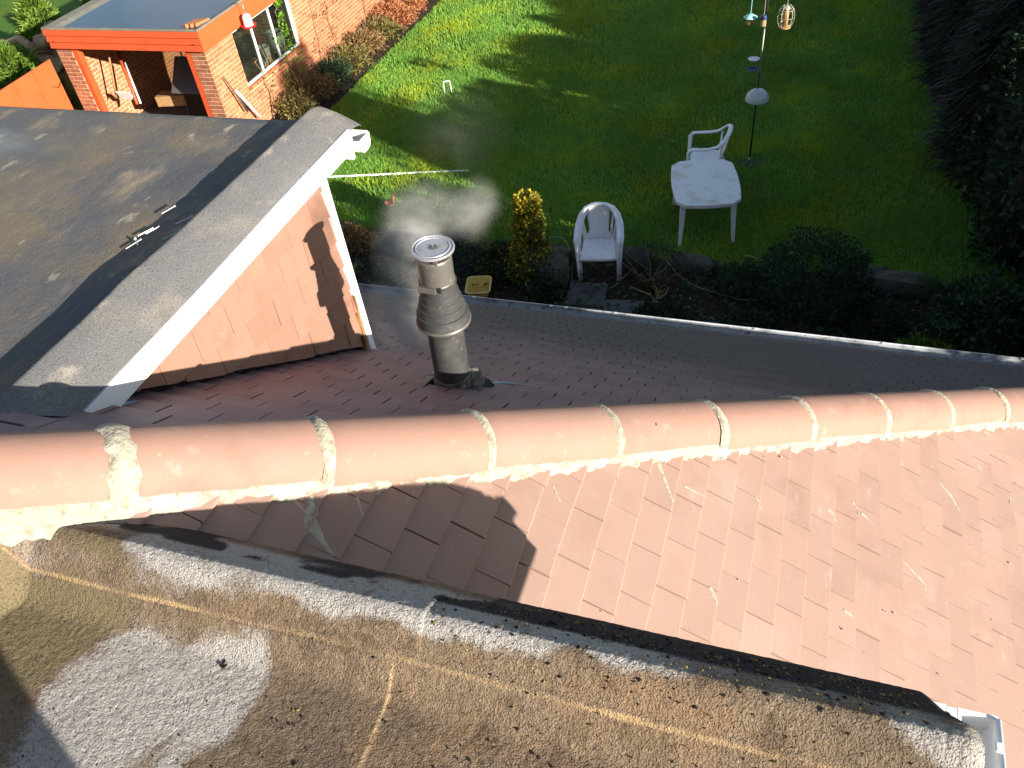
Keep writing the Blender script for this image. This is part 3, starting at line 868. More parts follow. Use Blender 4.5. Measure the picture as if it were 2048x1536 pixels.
# ------------------------------------------------------------------ far dormer (left): felted flat roof, white fascia, tile hung cheek
FX = DX + .035                                  # fascia plane
Y0D, Y1D = 1.075, 2.60                          # near and far end of the roof
KX = FX - .165                                  # kerb crest
nx, ny = 150, 120
xs = np.concatenate([np.linspace(-5.5, -2.6, 30), np.linspace(-2.57, FX, nx - 30)])
tq = np.linspace(0, 1, ny)
X, TQ = np.meshgrid(xs, tq)
Yn = np.clip(1.035 + .48 * (X + 1.585), .80, 2)
Y = Yn + (Y1D + .12 - Yn) * TQ
base = -1.362 - .012 * (Y - Y0D)
k1 = .062 * sm(KX - .075, KX + .004, X)
k2 = -np.where(X > KX, (X - KX) * .30 + 1.1 * np.maximum(X - KX - .02, 0) ** 2, 0)
wob = .012 * (fbm(Y * 5, Y * 0, 2, 4) - .5)
Xw = X + wob * sm(FX, FX - .05, X) * sm(KX - .2, KX - .05, X)
Z = base + k1 + k2 + .004 * (fbm(X * 5, Y * 5, 3, 4) - .5) + .0015 * (fbm(X * 40, Y * 40, 2, 5) - .5)
Z = Z + .010 * (fbm(Y * 4, Y * 0 + 2, 3, 14) - .5) * np.exp(-((X - KX) / .04) ** 2)
Z = Z + .007 * sm(-.006, 0, Xw - (KX - .145 + .02 * (fbm(Y * 6, Y * 0, 2, 9) - .5)))      # torn lap line of the kerb felt
Z = Z - 3.0 * np.maximum(Y - (Y1D + .04), 0) ** 2
Z = np.maximum(Z, (DF - S_ * Y) / C_ + .012)
Yw = Y + .02 * sm(KX - .02, FX, X) * 0
V = np.stack([Xw, Yw, Z + GZ], -1).reshape(-1, 3)
idx = np.arange(len(xs) * ny).reshape(ny, len(xs))
Fq = np.stack([idx[:-1, :-1], idx[:-1, 1:], idx[1:, 1:], idx[1:, :-1]], -1)
xm = (X[:-1, :-1] + X[1:, 1:]) / 2
kerbm = xm > KX - .09
me = np_mesh('far_dormer_roof', V, Fq[~kerbm])
roof1 = obj('dormer_roof', me, MT['felt_far'], house, smooth=True)
tag(roof1, 'dark weathered felt flat roof with brown lichen, upper left')
me = np_mesh('roof_kerb', V, Fq[kerbm])
kerb1 = obj('roof_kerb', me, MT['felt_kerb'], house, smooth=True)
tag(kerb1, 'grey mineral felt kerb along the edge of the far dormer')
wet = sm(.25, 1.0, 1.25 * np.exp(-(((X + 3.25) / .62) ** 2 + ((Y - 2.33) / .22) ** 2)) * (.35 + 1.1 * fbm(X * 4, Y * 7, 4, 91))).astype(np.float32)
wat = roof1.data.attributes.new('wet', 'FLOAT', 'POINT'); wat.data.foreach_set('value', wet.ravel())
fm = MT['felt_far'].node_tree; wa = fm.nodes.new('ShaderNodeAttribute'); wa.attribute_name = 'wet'
wr = fm.nodes.new('ShaderNodeMapRange'); wr.inputs[3].default_value = .88; wr.inputs[4].default_value = .20
fm.links.new(wa.outputs['Fac'], wr.inputs[0]); fm.links.new(wr.outputs[0], fm.nodes['Principled BSDF'].inputs['Roughness'])
fm.nodes['Principled BSDF'].inputs['Specular IOR Level'].default_value = .55
# felt apron between flat roof and hip; its black stands in for shade
ax_ = np.linspace(-4.0, FX - .01, 30)
V = []; Fq = []
for i, x in enumerate(ax_):
    yn = float(np.clip(1.035 + .48 * (x + 1.585), .80, 2)); yh = max(x - KH - .02, .45)
    V += [W(x, yn + .03, zF(yn + .03) + .004), W(x, max(yn - .005, yh), zF(max(yn - .005, yh)) + .006), W(x, min(yh, yn - .01), zF(min(yh, yn - .01)) + .016)]
for i in range(len(ax_) - 1):
    for k in (0, 1): Fq.append((3 * i + k, 3 * i + k + 1, 3 * i + k + 4, 3 * i + k + 3))
obj('felt_apron', np_mesh('felt_apron', V, Fq), MT['felt_black'], house)
mb = MB(); mb.bx((-5.5, Y0D + .01, GZ - 1.52), (DX - .08, Y1D + .01, GZ - 1.440)); mb.build('dormer_deck', MT['timber_dark'], house)
# fascia board
mb = MB()
mb.bx((FX - .010, Y0D - .02, GZ - 1.448), (FX + .006, Y1D + .02, GZ - 1.372)); mb.bx((FX - .035, 2.42, GZ - 1.455), (FX + .0025, Y1D + .012, GZ - 1.400))
mb.build('dormer_fascia', MT['white'], house, bevel=.002)
mb = MB(); mb.bx((DX - .02, 2.40, GZ - 1.462), (FX - .0105, Y1D, GZ - 1.4485)); mb.build('soffit', MT['white'], house)
mb = MB(); mb.bx((DX - .07, Y0D + .03, GZ - 1.447), (FX - .0105, Y1D, GZ - 1.405)); mb.build('roof_batten', MT['white'], house)
mb = MB(); mb.bx((-5.5, Y1D + .02, GZ - 1.50), (FX - .0105, Y1D + .036, GZ - 1.415)); mb.build('dormer_fascia', MT['white'], house)
g1 = gutter('dormer_gutter', W(FX + .016, Y1D + .038, -1.432), W(-5.5, Y1D + .038, -1.445), (0, 1, 0), .085, .055, house, (MT['white'], MT['white']), 'white square gutter end at the corner of the far dormer', (.03,))
# cheek core and tile hanging
CH_B = lambda y: zF(y) - .02
yA, yB = 1.20, 2.385
core = [W(DX - .022, yA - .1, CH_B(yA - .1) - .05), W(DX - .022, yB, CH_B(yB) - .05), W(DX - .022, yB, -1.45), W(DX - .022, yA - .1, -1.45)]
mb = MB(); mb.prism(core, (-.05, 0, 0)); cheek = mb.build('dormer_cheek', MT['felt_black'], house)
tag(cheek, 'sunlit tile hung cheek wall of the far dormer')
front = [W(DX - .03, yB, -1.45), W(DX - .03, yB, CH_B(yB) - .2), W(-5.5, yB, CH_B(yB) - .2), W(-5.5, yB, -1.45)]
mb = MB(); mb.prism(front, (0, -.05, 0)); mb.build('dormer_wall', MT['white_old'], house)
tiltw = R(-8.6)
cu, su = math.cos(tiltw), math.sin(tiltw)
uY = Vector((0, cu, su)); vZ = Vector((0, -su, cu))
org = Vector((DX, 1.345, GZ - 1.566))          # lower end of one joint read from the picture
cnt = 0
for r_ in range(-14, 12):
    for c_ in range(-10, 12):
        u = c_ * .165 + (.0825 if r_ % 2 else 0) + .0825
        v = r_ * .112
        P0 = org + uY * u + vZ * v
        if P0.y < .9 or P0.y > 2.7 or P0.z - GZ > -1.3 or P0.z - GZ < -2.7: continue
        bm = bmesh.new()
        vs = []
        lift = random.uniform(0, .004)
        for vv in (0, .205):
            for uu in (-.0812, .0812):
                vs.append((uu + random.uniform(-.001, .001), vv, .0135 - vv * .10 + lift * (1 if vv == 0 else 0) + random.uniform(0, .0012)))
        vs += [(a, b, c2 - .011) for a, b, c2 in vs]
        bv = [bm.verts.new(P0 + uY * a + vZ * b + Vector((1, 0, 0)) * c2) for a, b, c2 in vs]
        for f in ((0, 1, 3, 2), (4, 6, 7, 5), (0, 4, 5, 1), (1, 5, 7, 3), (3, 7, 6, 2), (2, 6, 4, 0)): bm.faces.new([bv[i] for i in f])
        # clip: roof line, soffit, corner trim, near end
        jag = random.uniform(0, .012)
        for co, no in ((W(DX, 1.5, zF(1.5) + .030 + jag), Vector((0, -S_, -C_))), (W(DX, 0, -1.452), Vector((0, 0, 1))), (W(DX, yB - .012, 0), Vector((0, 1, 0)))):
            geom = bm.verts[:] + bm.edges[:] + bm.faces[:]
            if geom:
                bmesh.ops.bisect_plane(bm, geom=geom, plane_co=co, plane_no=no, clear_outer=True)
                if bm.edges:
                    bmesh.ops.holes_fill(bm, edges=[e for e in bm.edges if e.is_boundary], sides=8)
        if len(bm.faces) > 2:
            m2 = bpy.data.meshes.new('wall_tile'); bmesh.ops.recalc_face_normals(bm, faces=bm.faces); bm.to_mesh(m2); m2.materials.append(MT['tile_w'])
            o = bpy.data.objects.new('wall_tile', m2); col.objects.link(o); o.parent = cheek; cnt += 1
        bm.free()
# white corner trim, rotten at the foot, and mortar lump
mb = MB()
mb.prism([W(DX + .024, yB - .012, -1.452), W(DX + .024, yB + .022, -1.452), W(DX + .030, yB + .030, -2.325), W(DX + .030, yB - .010, -2.300)], (-.05, 0, 0))
trim = mb.build('corner_trim', MT['white'], house, bevel=.003)
tag(trim, 'white painted corner board rotting at the foot')
mb = MB()
pr = [(-.0125, -1.98), (-.020, -2.05), (-.024, -2.12), (-.030, -2.20), (-.036, -2.27), (-.016, -2.29), (-.0105, -2.1)]
mb.prism([W(DX + .026, yB + a, z) for a, z in pr], (-.02, 0, 0)); mb.build('rotten_edge', MT['rotten'], trim, local=True)
V = []
mb = MB()
bm = bmesh.new(); bmesh.ops.create_icosphere(bm, subdivisions=3, radius=1)
for v in bm.verts:
    n_ = .75 + .5 * float(fbm(v.co.x * 2 + 9, v.co.y * 2 + v.co.z * 3 + 4, 3, 5))
    v.co = Vector((v.co.x * .030 * n_, v.co.y * .034 * n_, v.co.z * .026 * n_)) + W(DX + .02, yB + .006, -2.318)
m2 = bpy.data.meshes.new('mortar_lump'); bm.to_mesh(m2); bm.free()
obj('mortar_lump', m2, MT['white_old'], house, smooth=True)
# lead flashing at the foot of the dormer's near corner and beside the flue
mb = MB()
mb.prism([W(FX - .02, 1.07, -1.462), W(FX + .005, 1.16, -1.455), W(FX + .010, 1.22, zF(1.22) + .016), W(FX - .02, 1.10, zF(1.10) + .016)], (-.02, 0, 0)); mb.build('lead_flashing', MT['lead'], house)
mb = MB()
pv = [(-.95, 2.10), (-.90, 2.108), (-.84, 2.118), (-.77, 2.114), (-.768, 2.106), (-.84, 2.098), (-.90, 2.080), (-.95, 2.04)]
mb.prism([PF(x, y) + nF * .0105 for x, y in pv], nF * .0012); fl = mb.build('lead_flashing', MT['lead'], house)
tag(fl, 'thin blue grey lead strip beside the flue base')
mb = MB()
pv = [(-1.19, 2.07), (-1.15, 2.085), (-1.14, 2.04), (-1.18, 2.03)]
mb.prism([PF(x, y) + nF * .0165 for x, y in pv], nF * .002); mb.build('lead_flashing', MT['lead'], house)

# main eaves gutter below the back slope
gz = zF(YE) + .01
ge = gutter('eaves_gutter', W(-9, YE + .005, gz), W(YE + KH + .5, YE + .005, gz), (0, 1, 0), .085, .05, house, (MT['gutter_grey'], MT['white_old']), 'long weathered white eaves gutter below the shaded slope',
            tuple((x + 9) / (YE + KH + 9.5) for x in (-2.25, -1.62, -1.50, -1.12, -.1, .75, 1.6)))
mb = MB(); mb.bx((-9, YE - .02, GZ + gz - .2), (YE + KH + .4, YE - .001, GZ + gz - .005)); mb.build('eaves_fascia', MT['white_old'], house)
mb = MB()
V = []; Fq = []
uu = np.arange(-4, 2.6, .02)
for i, x in enumerate(uu):
    a = .010 * (float(fbm(x * 20, 1, 3, 77)) - .3)
    V += [PF(x, YE + .008 + a) + nF * .016, PF(x, YE + .026 + a) + nF * .012]
for i in range(len(uu) - 1): Fq.append((2 * i, 2 * i + 1, 2 * i + 3, 2 * i + 2))
obj('eaves_felt', np_mesh('eaves_felt', V, Fq), MT['gutter_grey'], house)

# ------------------------------------------------------------------ flue
FB = W(-1.040, 1.945, -1.976)
fl_top = W(-1.020, 1.945, -1.400)
axf = (fl_top - FB).normalized()
q_ = Vector((0, 0, 1)).rotation_difference(axf).to_matrix()
HF = (fl_top - FB).length
flue = thing('flue_pipe', FB, 'dusty black boiler flue with stepped cone and flat cap rising from the shaded tiles', 'flue')
def lat(prof, name, mat, n=48, smooth=R(22), **k):
    return MB().lathe([(r_, z_ * .975) for r_, z_ in prof], FB, n, q_, **k).build(name, mat, flue, smooth=smooth)
lat([(0, .02), (.0615, .02), (.0615, .37), (.0, .37)], 'pipe', MT['flue'])
col_ = lat([(.055, .005), (.066, .008), (.069, .018), (.069, .030), (.066, .038), (.064, .042), (.0655, .048), (.0655, .056), (.061, .060)], 'collar', MT['flue_dust'])
cone = [(.0600, .300), (.0885, .302), (.0900, .308), (.0885, .316), (.0865, .342), (.0850, .347), (.0795, .349), (.0785, .352), (.0770, .372), (.0755, .376), (.0720, .378), (.0710, .381), (.0698, .398), (.0685, .402), (.0655, .404), (.0645, .407), (.0635, .424), (.0620, .428), (.0595, .430), (.0585, .440), (.0580, .456), (.0, .456)]
lat(cone, 'stepped_cone', MT['flue'])
lat([(.0885, .3005), (.0915, .3025), (.0920, .308), (.0895, .313)], 'cone_rim', MT['flue_grey'])
lat([(.0, .45), (.0560, .452), (.0575, .458), (.0575, .472), (.0555, .475), (.0555, .560), (.0530, .566), (.0, .566)], 'terminal', MT['flue_grey'])
lat([(.0585, .459), (.0605, .461), (.0605, .470), (.0585, .472)], 'clamp_band', MT['flue'])
# clip block on the band
mb = MB(); pc = FB + q_ @ Vector((-.012, -.0605, .456)); mb.box(pc, (.060, .008, .020), q_); mb.build('band_clip', MT['flue_grey'], flue, bevel=.002)
mb = MB(); pc = FB + q_ @ Vector((.028, -.054, .458)); mb.box(pc, (.010, .008, .016), q_); mb.build('band_screw', MT['black_plastic'], flue)
# cap with rim, ring and legs
lat([(.0, .586), (.0660, .586), (.0685, .588), (.0690, .592), (.0680, .596), (.0640, .5965), (.0625, .594), (.0560, .5935), (.0545, .596), (.0525, .5965), (.0505, .594), (.0, .5945)], 'cap', MT['flue_cap'])
for a in (.4, 2.0, 3.6, 5.2):
    p = FB + q_ @ Vector((.050 * math.cos(a), .050 * math.sin(a), .560)); mb = MB(); mb.box(p, (.012, .012, .024), q_); mb.build('cap_bracket', MT['flue_grey'], flue)
crumbs('cap_debris', 26, lambda g: FB + q_ @ Vector((g.gauss(.004, .007), g.gauss(0, .006), .582)), MT['flue_dust'], flue, .002, .0045, 6)
# offset shoulder of the weathering slate
bm = bmesh.new(); bmesh.ops.create_uvsphere(bm, u_segments=28, v_segments=16, radius=1)
for v in bm.verts:
    v.co = FB + Vector((.058 + v.co.x * .042, .034 + v.co.y * .045, .000 + v.co.z * .050))
m2 = bpy.data.meshes.new('shoulder'); bm.to_mesh(m2); bm.free(); obj('shoulder', m2, MT['flue_dust'], flue, smooth=True)
# dark flashing box under it
mb = MB()
b0 = [PF(x, y) + nF * .008 for x, y in ((-1.112, 1.822), (-.942, 1.822), (-.918, 2.03), (-1.075, 1.99))]
t0 = [FB + Vector(v) for v in ((-.074, -.074, .012), (.080, -.070, .004), (.104, .075, -.020), (-.068, .072, .012))]
mb.add(b0 + t0, [(0, 1, 5, 4), (1, 2, 6, 5), (2, 3, 7, 6), (3, 0, 4, 7), (4, 5, 6, 7)]); mb.build('weathering_slate', MT['black_plastic'], flue, bevel=.006)

# steam drifting round the flue
stm = bpy.data.materials.new('steam'); stm.use_nodes = True
t = stm.node_tree; N = t.nodes; L = t.links.new; N.clear()
out = N.new('ShaderNodeOutputMaterial'); pv = N.new('ShaderNodeVolumePrincipled'); L(pv.outputs[0], out.inputs['Volume'])
pv.inputs['Color'].default_value = (.97, .94, .89, 1); pv.inputs['Anisotropy'].default_value = -.1
geo = N.new('ShaderNodeNewGeometry')
no = N.new('ShaderNodeTexNoise'); no.inputs['Scale'].default_value = 8.0; no.inputs['Detail'].default_value = 3; no.inputs['Distortion'].default_value = 1.2
L(geo.outputs['Position'], no.inputs['Vector'])
mrn = N.new('ShaderNodeMapRange'); mrn.inputs[1].default_value = .36; mrn.inputs[2].default_value = .68
L(no.outputs[0], mrn.inputs[0])
blobs = [((-1.20, 2.12, -1.50), (.14, .18, .17), 7.), ((-1.25, 2.10, -1.76), (.13, .18, .26), 6.), ((-.94, 2.12, -1.36), (.10, .16, .11), 4.5), ((-1.10, 2.1, -1.37), (.18, .16, .11), 5.), ((-1.0, 2.22, -1.15), (.20, .2, .2), .3)]
acc = None
for c_, r_, a_ in blobs:
    mp = N.new('ShaderNodeVectorMath'); mp.operation = 'SUBTRACT'; mp.inputs[1].default_value = W(*c_); L(geo.outputs['Position'], mp.inputs[0])
    dv = N.new('ShaderNodeVectorMath'); dv.operation = 'DIVIDE'; dv.inputs[1].default_value = r_; L(mp.outputs[0], dv.inputs[0])
    ln = N.new('ShaderNodeVectorMath'); ln.operation = 'LENGTH'; L(dv.outputs[0], ln.inputs[0])
    mr = N.new('ShaderNodeMapRange'); mr.interpolation_type = 'SMOOTHSTEP'; mr.inputs[1].default_value = 1; mr.inputs[2].default_value = 0; mr.inputs[3].default_value = 0; mr.inputs[4].default_value = a_
    L(ln.outputs['Value'], mr.inputs[0])
    if acc is None: acc = mr.outputs[0]
    else:
        ad = N.new('ShaderNodeMath'); L(acc, ad.inputs[0]); L(mr.outputs[0], ad.inputs[1]); acc = ad.outputs[0]
mu = N.new('ShaderNodeMath'); mu.operation = 'MULTIPLY'; L(acc, mu.inputs[0]); L(mrn.outputs[0], mu.inputs[1])
L(mu.outputs[0], pv.inputs['Density'])
mb = MB(); mb.bx((-1.44, 1.88, GZ - 1.99), (-.74, 2.50, GZ - .86))
o = mb.build('steam', stm)
tag(o, 'pale grey steam drifting around the cap of the boiler flue', 'steam', kind='stuff')

# ------------------------------------------------------------------ nails on the far dormer roof
def nail(p, ang, ln, label):
    p = Vector(p); d = Vector((math.cos(ang), math.sin(ang), .02)); mb = MB()
    mb.tube([p, p + d * ln], .0022, 8).tube([p + d * (ln - .002), p + d * ln], .0052, 10)
    o = mb.build('nail', MT['steel'])
    return tag(o, label, 'nail', 'galvanised nails left on the felt')
for (x, y, a, ln, lb) in ((-1.985, 1.72, 1.25, .06, 'silver nail lying nearest the house ridge, crossed over another'), (-1.955, 1.745, 2.4, .045, 'short silver nail lying across a longer one'),
                          (-1.992, 1.795, 1.1, .055, 'silver nail on the brown felt, left one of a close pair'), (-1.972, 1.81, 1.15, .05, 'silver nail on the brown felt, right one of a close pair'),
                          (-1.995, 1.93, 1.2, .055, 'lone silver nail farthest up the felt'), (-1.905, 1.88, .95, .06, 'silver nail in the kerb shadow, farther one'), (-1.892, 1.79, .95, .055, 'silver nail in the kerb shadow, nearer one')):
    nail(W(x, y, -1.354), a, ln, lb)

# ------------------------------------------------------------------ foliage helpers
def leaves(n, pos, size, seed, aspect=.5, droop=.0, outw=None, two=False):
    """n leaf quads at pos(n) -> (pts, outward)"""
    g = np.random.default_rng(seed)
    P, O = pos(g, n)
    n = len(P)
    d = g.normal(size=(n, 3)) + O * 1.2
    d[:, 2] -= droop
    d /= np.linalg.norm(d, axis=1)[:, None]
    r = g.normal(size=(n, 3)); s = np.cross(d, r); s /= np.linalg.norm(s, axis=1)[:, None]
    ln = size * g.uniform(.55, 1.35, n)[:, None]; wd = ln * aspect * .5
    nn = np.cross(d, s)
    a = P; b = P + d * ln * .5 + s * wd + nn * ln * .06; c = P + d * ln; e = P + d * ln * .5 - s * wd + nn * ln * .06
    V = np.stack([a, b, c, e], 1).reshape(-1, 3)
    return V, np.repeat(g.uniform(-1, 1, n), 4)
def leaf_obj(name, chunks, mat, parent=None):
    V = np.concatenate([c[0] for c in chunks]); tn = np.concatenate([c[1] for c in chunks])
    return obj(name, np_mesh(name, V, np.arange(len(V)).reshape(-1, 4), tn), mat, parent)
def ball(c, r, shell=.55, clump=.35, seed=0, flat_bottom=True):
    c = np.array(c, float); r = np.array(r, float)
    def f(g, n):
        d = g.normal(size=(n * 3, 3)); d /= np.linalg.norm(d, axis=1)[:, None]
        k = 1 - (1 - shell) * g.random(n * 3) ** 1.6
        lump = fbm(d[:, 0] * 3.1 + seed, d[:, 1] * 3.1 + d[:, 2] * 2.7, 3, seed)
        rad = k * (1 - clump + 2 * clump * (lump - .2))
        P = c + d * r * rad[:, None]
        keep = g.random(n * 3) < (.25 + 1.2 * sm(.3, .6, lump))
        if flat_bottom: keep &= P[:, 2] > .03
        return P[keep][:n], d[keep][:n]
    return f
def spike(c, r, h, seed=0, twist=0):
    """column / topiary stacked tiers"""
    c = np.array(c, float)
    def f(g, n):
        t = g.random(n); a = g.uniform(0, 6.283, n)
        rr = r(t) * (1 - .45 * g.random(n) ** 1.6) * (.8 + .4 * fbm(a * 1.3 + t * 5, t * 9, 3, seed))
        P = c + np.stack([np.cos(a) * rr, np.sin(a) * rr, t * h], -1)
        return P, np.stack([np.cos(a), np.sin(a), np.full(n, .35)], -1)
    return f
def stems(c, n, h, spread, rad, seed, mat, parent, name='stem'):
    g = random.Random(seed); mb = MB(); c = Vector(c)
    for i in range(n):
        a = g.uniform(0, 6.283); s_ = spread * g.uniform(.3, 1)
        e = c + Vector((math.cos(a) * s_, math.sin(a) * s_, h * g.uniform(.7, 1)))
        mid = c.lerp(e, .5) + Vector((g.gauss(0, .12 * spread), g.gauss(0, .12 * spread), h * .06))
        mb.tube([c + Vector((g.gauss(0, .02), g.gauss(0, .02), -.02)), mid, e], [rad, rad * .7, rad * .25], 5)
    return mb.build(name, mat, parent, smooth=True)
def shrub(name, c, r, n, size, mat, label, cat='shrub', seed=0, aspect=.5, group=None, stem=True, clump=.35, droop=0, mat2=None):
    t = thing(name, (c[0], c[1], 0), label, cat, group=group)
    cz = (c[0], c[1], r[2] * .62 if len(c) < 3 else c[2])
    leaf_obj('foliage', [leaves(n, ball(cz, r, seed=seed, clump=clump), size, seed, aspect, droop)], mat, t)
    if mat2: leaf_obj('foliage', [leaves(n // 5, ball((cz[0], cz[1], cz[2] + r[2] * .1), r, .85, seed=seed + 1, clump=clump), size, seed + 9, aspect, droop)], mat2, t)
    if stem: stems((c[0], c[1], 0), 5, cz[2] + r[2] * .2, min(r[0], r[1]) * .6, .018, seed, MT['bark'], t)
    return t

# ------------------------------------------------------------------ white plastic chairs
def chair_parts(t, back, mat):
    dz = 0
    # seat: dished panel
    nu, nv = 9, 9
    def seat_pt(a, b):
        x = (a * 2 - 1); y = b
        wd = .235 - .03 * y
        return Vector((x * wd, -.26 + .50 * y, .425 - .035 * y - .02 * (1 - x * x) * (1 - (2 * y - 1) ** 2) - (.03 * max(0, .12 - y) / .12)))
    mb = MB(); vs = [seat_pt(i / (nu - 1), j / (nv - 1)) for j in range(nv) for i in range(nu)]
    vs += [v - Vector((0, 0, .022)) for v in vs]
    n = nu * nv; fs = []
    for j in range(nv - 1):
        for i in range(nu - 1):
            a = j * nu + i; fs += [(a, a + 1, a + nu + 1, a + nu), (n + a, n + a + nu, n + a + nu + 1, n + a + 1)]
    rim = [i for i in range(nu)] + [j * nu + nu - 1 for j in range(1, nv)] + [(nv - 1) * nu + i for i in range(nu - 2, -1, -1)] + [j * nu for j in range(nv - 2, 0, -1)]
    for k in range(len(rim)):
        a, b = rim[k], rim[(k + 1) % len(rim)]; fs.append((a, n + a, n + b, b))
    mb.add(vs, fs); mb.build('seat', mat, t, smooth=R(50), local=True)
    # arched frame with arms and front legs
    def fr(s_):
        return [Vector(p) for p in ((s_ * .262, -.285, 0), (s_ * .270, -.262, .30), (s_ * .282, -.250, .60), (s_ * .285, -.215, .648), (s_ * .287, -.10, .655), (s_ * .285, .05, .660), (s_ * .272, .17, .690), (s_ * .235, .262, .765), (s_ * .170, .318, .835), (s_ * .085, .345, .868))]
    path = fr(-1) + [Vector((0, .352, .876))] + fr(1)[::-1]
    nrm = [(.016 if i in (0, len(path) - 1) else .026) for i in range(len(path))]
    # ribbon-like section
    arm = path[2:-2]
    mb = MB(); mb.tube(arm, [.035] * len(arm), 10, flat=.5, up=(0, 0, 1)); mb.build('arm_frame', mat, t, smooth=True, local=True)
    for s_ in (-1, 1):
        q = fr(s_)[:4]
        mb = MB(); mb.tube([q[0], q[1], q[2], q[3] + Vector((0, .01, -.004))], [.020, .029, .034, .024], 10, flat=.7, up=(s_, 0, 0)); mb.build('leg', mat, t, smooth=True, local=True)
        mb = MB(); mb.tube([Vector((s_ * .235, .34, 0)), Vector((s_ * .225, .27, .25)), Vector((s_ * .205, .225, .42)), Vector((s_ * .25, .235, .70))], [.016, .023, .025, .015], 10, flat=.75, up=(s_, 0, 0)); mb.build('leg', mat, t, smooth=True, local=True)
    mb = MB(); mb.tube([(-.262, -.262, .385), (-.1, -.262, .372), (.1, -.262, .372), (.262, -.262, .385)], .016, 8, flat=1.6, up=(0, 0, 1)); mb.build('front_rail', mat, t, smooth=True, local=True)
    def back_pt(a, b, half):
        return Vector((a * half, .225 + .118 * b + .03 * (a * a) * 0, .40 + .45 * b))
    if back == 'panel':
        ws = [.215, .150, .122, .118, .122, .128, .132, .125]
        mb = MB(); vs = []; m_ = len(ws)
        for i, hw in enumerate(ws):
            b = i / (m_ - 1)
            for a in (-1, -.5, 0, .5, 1): vs.append(back_pt(a, b, hw) + Vector((0, .018 * (1 - a * a), 0)))
        n = len(vs); vs += [v + Vector((0, .014, 0)) for v in vs]; fs = []
        for i in range(m_ - 1):
            for k in range(4):
                a = i * 5 + k; fs += [(a, a + 1, a + 6, a + 5), (n + a, n + a + 5, n + a + 6, n + a + 1)]
        for i in range(m_ - 1):
            for k in (0, 4):
                a = i * 5 + k; fs.append((a, a + 5, n + a + 5, n + a))
        for k in range(4):
            fs.append((k, n + k, n + k + 1, k + 1)); a = (m_ - 1) * 5 + k; fs.append((a, a + 1, n + a + 1, n + a))
        mb.add(vs, fs); mb.build('backrest', mat, t, smooth=R(50), local=True)
    else:
        for k, a in enumerate((-.78, -.47, -.16, .16, .47, .78)):
            top = 1.0 - .22 * a * a
            mb = MB(); mb.tube([back_pt(a * .7, 0, .235), back_pt(a * .85, .5, .235) + Vector((0, .02 * (1 - a * a), 0)), back_pt(a, top, .235)], [.019, .017, .019], 8, flat=.4, up=(0, 1, 0)); mb.build('back_slat', mat, t, smooth=True, local=True)
        mb = MB(); mb.tube([(-.235, .225, .40), (0, .235, .385), (.235, .225, .40)], .024, 8, flat=.6, up=(0, 0, 1)); mb.build('back_rail', mat, t, smooth=True, local=True)
def chair(loc, rz, back, label, mat, group='white plastic garden chairs', scale=1.0):
    t = thing('garden_chair', loc, label, 'chair', rz, group)
    chair_parts(t, back, mat)
    return t
c1 = chair((-2.385, 9.345, .02), R(11.5), 'panel', 'speckled white plastic chair with solid back, stacked on another by the rockery', MT['plastic'])
c2 = chair((-2.372, 9.43, .0), R(11.5), 'slats', 'white plastic chair with slatted back, underneath the speckled one', MT['plastic_clean'])
c2.location.z = -.0
c1.location.z = .055
c3 = chair((-1.33, 12.14, .01), R(-84), 'slats', 'white plastic slatted armchair standing behind the far end of the table', MT['plastic_clean'])

# ------------------------------------------------------------------ table
tb = thing('garden_table', (-1.165, 10.80, .01), 'dirty white plastic patio table with clipped corners on the lawn', 'table', R(13.5))
def ttop(hx, hy, z):
    pts = []
    for sx, sy in ((1, -1), (1, 1), (-1, 1), (-1, -1)):
        if sx * sy < 0:
            cs = [(sx * (hx - .12), sy * hy * .975), (sx * (hx - .0), sy * (hy - .13))]
        else:
            cs = [(sx * (hx - .0), sy * (hy - .13)), (sx * (hx - .12), sy * hy * .975)]
        pts += cs
    out = []
    n = len(pts)
    for i in range(n):
        a = Vector((*pts[i], 0)); b = Vector((*pts[(i + 1) % n], 0)); L_ = (b - a).length
        nrm = Vector(((b - a).y, -(b - a).x, 0)).normalized()
        k = 8 if L_ > .4 else 2
        for j in range(k):
            f = j / k
            out.append(a.lerp(b, f) + nrm * (.035 * L_ * 4 * f * (1 - f) if L_ > .4 else 0) + Vector((0, 0, z)))
    return out
o_ = ttop(.435, .64, .72)
mb = MB(); n = len(o_)
r1 = [p.copy() for p in o_]; r2 = [Vector((p.x * .97, p.y * .98, .726)) for p in o_]; r3 = [Vector((p.x, p.y, .675)) for p in o_]; r4 = [Vector((p.x * .97, p.y * .975, .675)) for p in o_]; r5 = [Vector((p.x * .96, p.y * .97, .712)) for p in o_]
vs = r5 + r4 + r3 + r1 + r2
fs = [tuple(range(n - 1, -1, -1))]
for i in range(4):
    fs += [(i * n + k, i * n + (k + 1) % n, (i + 1) * n + (k + 1) % n, (i + 1) * n + k) for k in range(n)]
fs.append(tuple(4 * n + k for k in range(n)))
mb.add(vs, fs); mb.build('table_top', MT['plastic_dirty'], tb, local=True)
for sx in (-1, 1):
    for sy in (-1, 1):
        mb = MB()
        tx, ty = sx * .34, sy * .50
        for zz, wd, of in ():
            pass
        vs = []
        for zz, wd, of in ((0, .020, .035), (.69, .040, 0)):
            for dx, dy in ((-1, -1), (1, -1), (1, 1), (-1, 1)): vs.append((tx + sx * of + dx * wd, ty + sy * of + dy * wd, zz))
        mb.add(vs, [(3, 2, 1, 0), (4, 5, 6, 7), (0, 1, 5, 4), (1, 2, 6, 5), (2, 3, 7, 6), (3, 0, 4, 7)])
        mb.build('leg', MT['plastic_clean'], tb, bevel=.006, local=True)

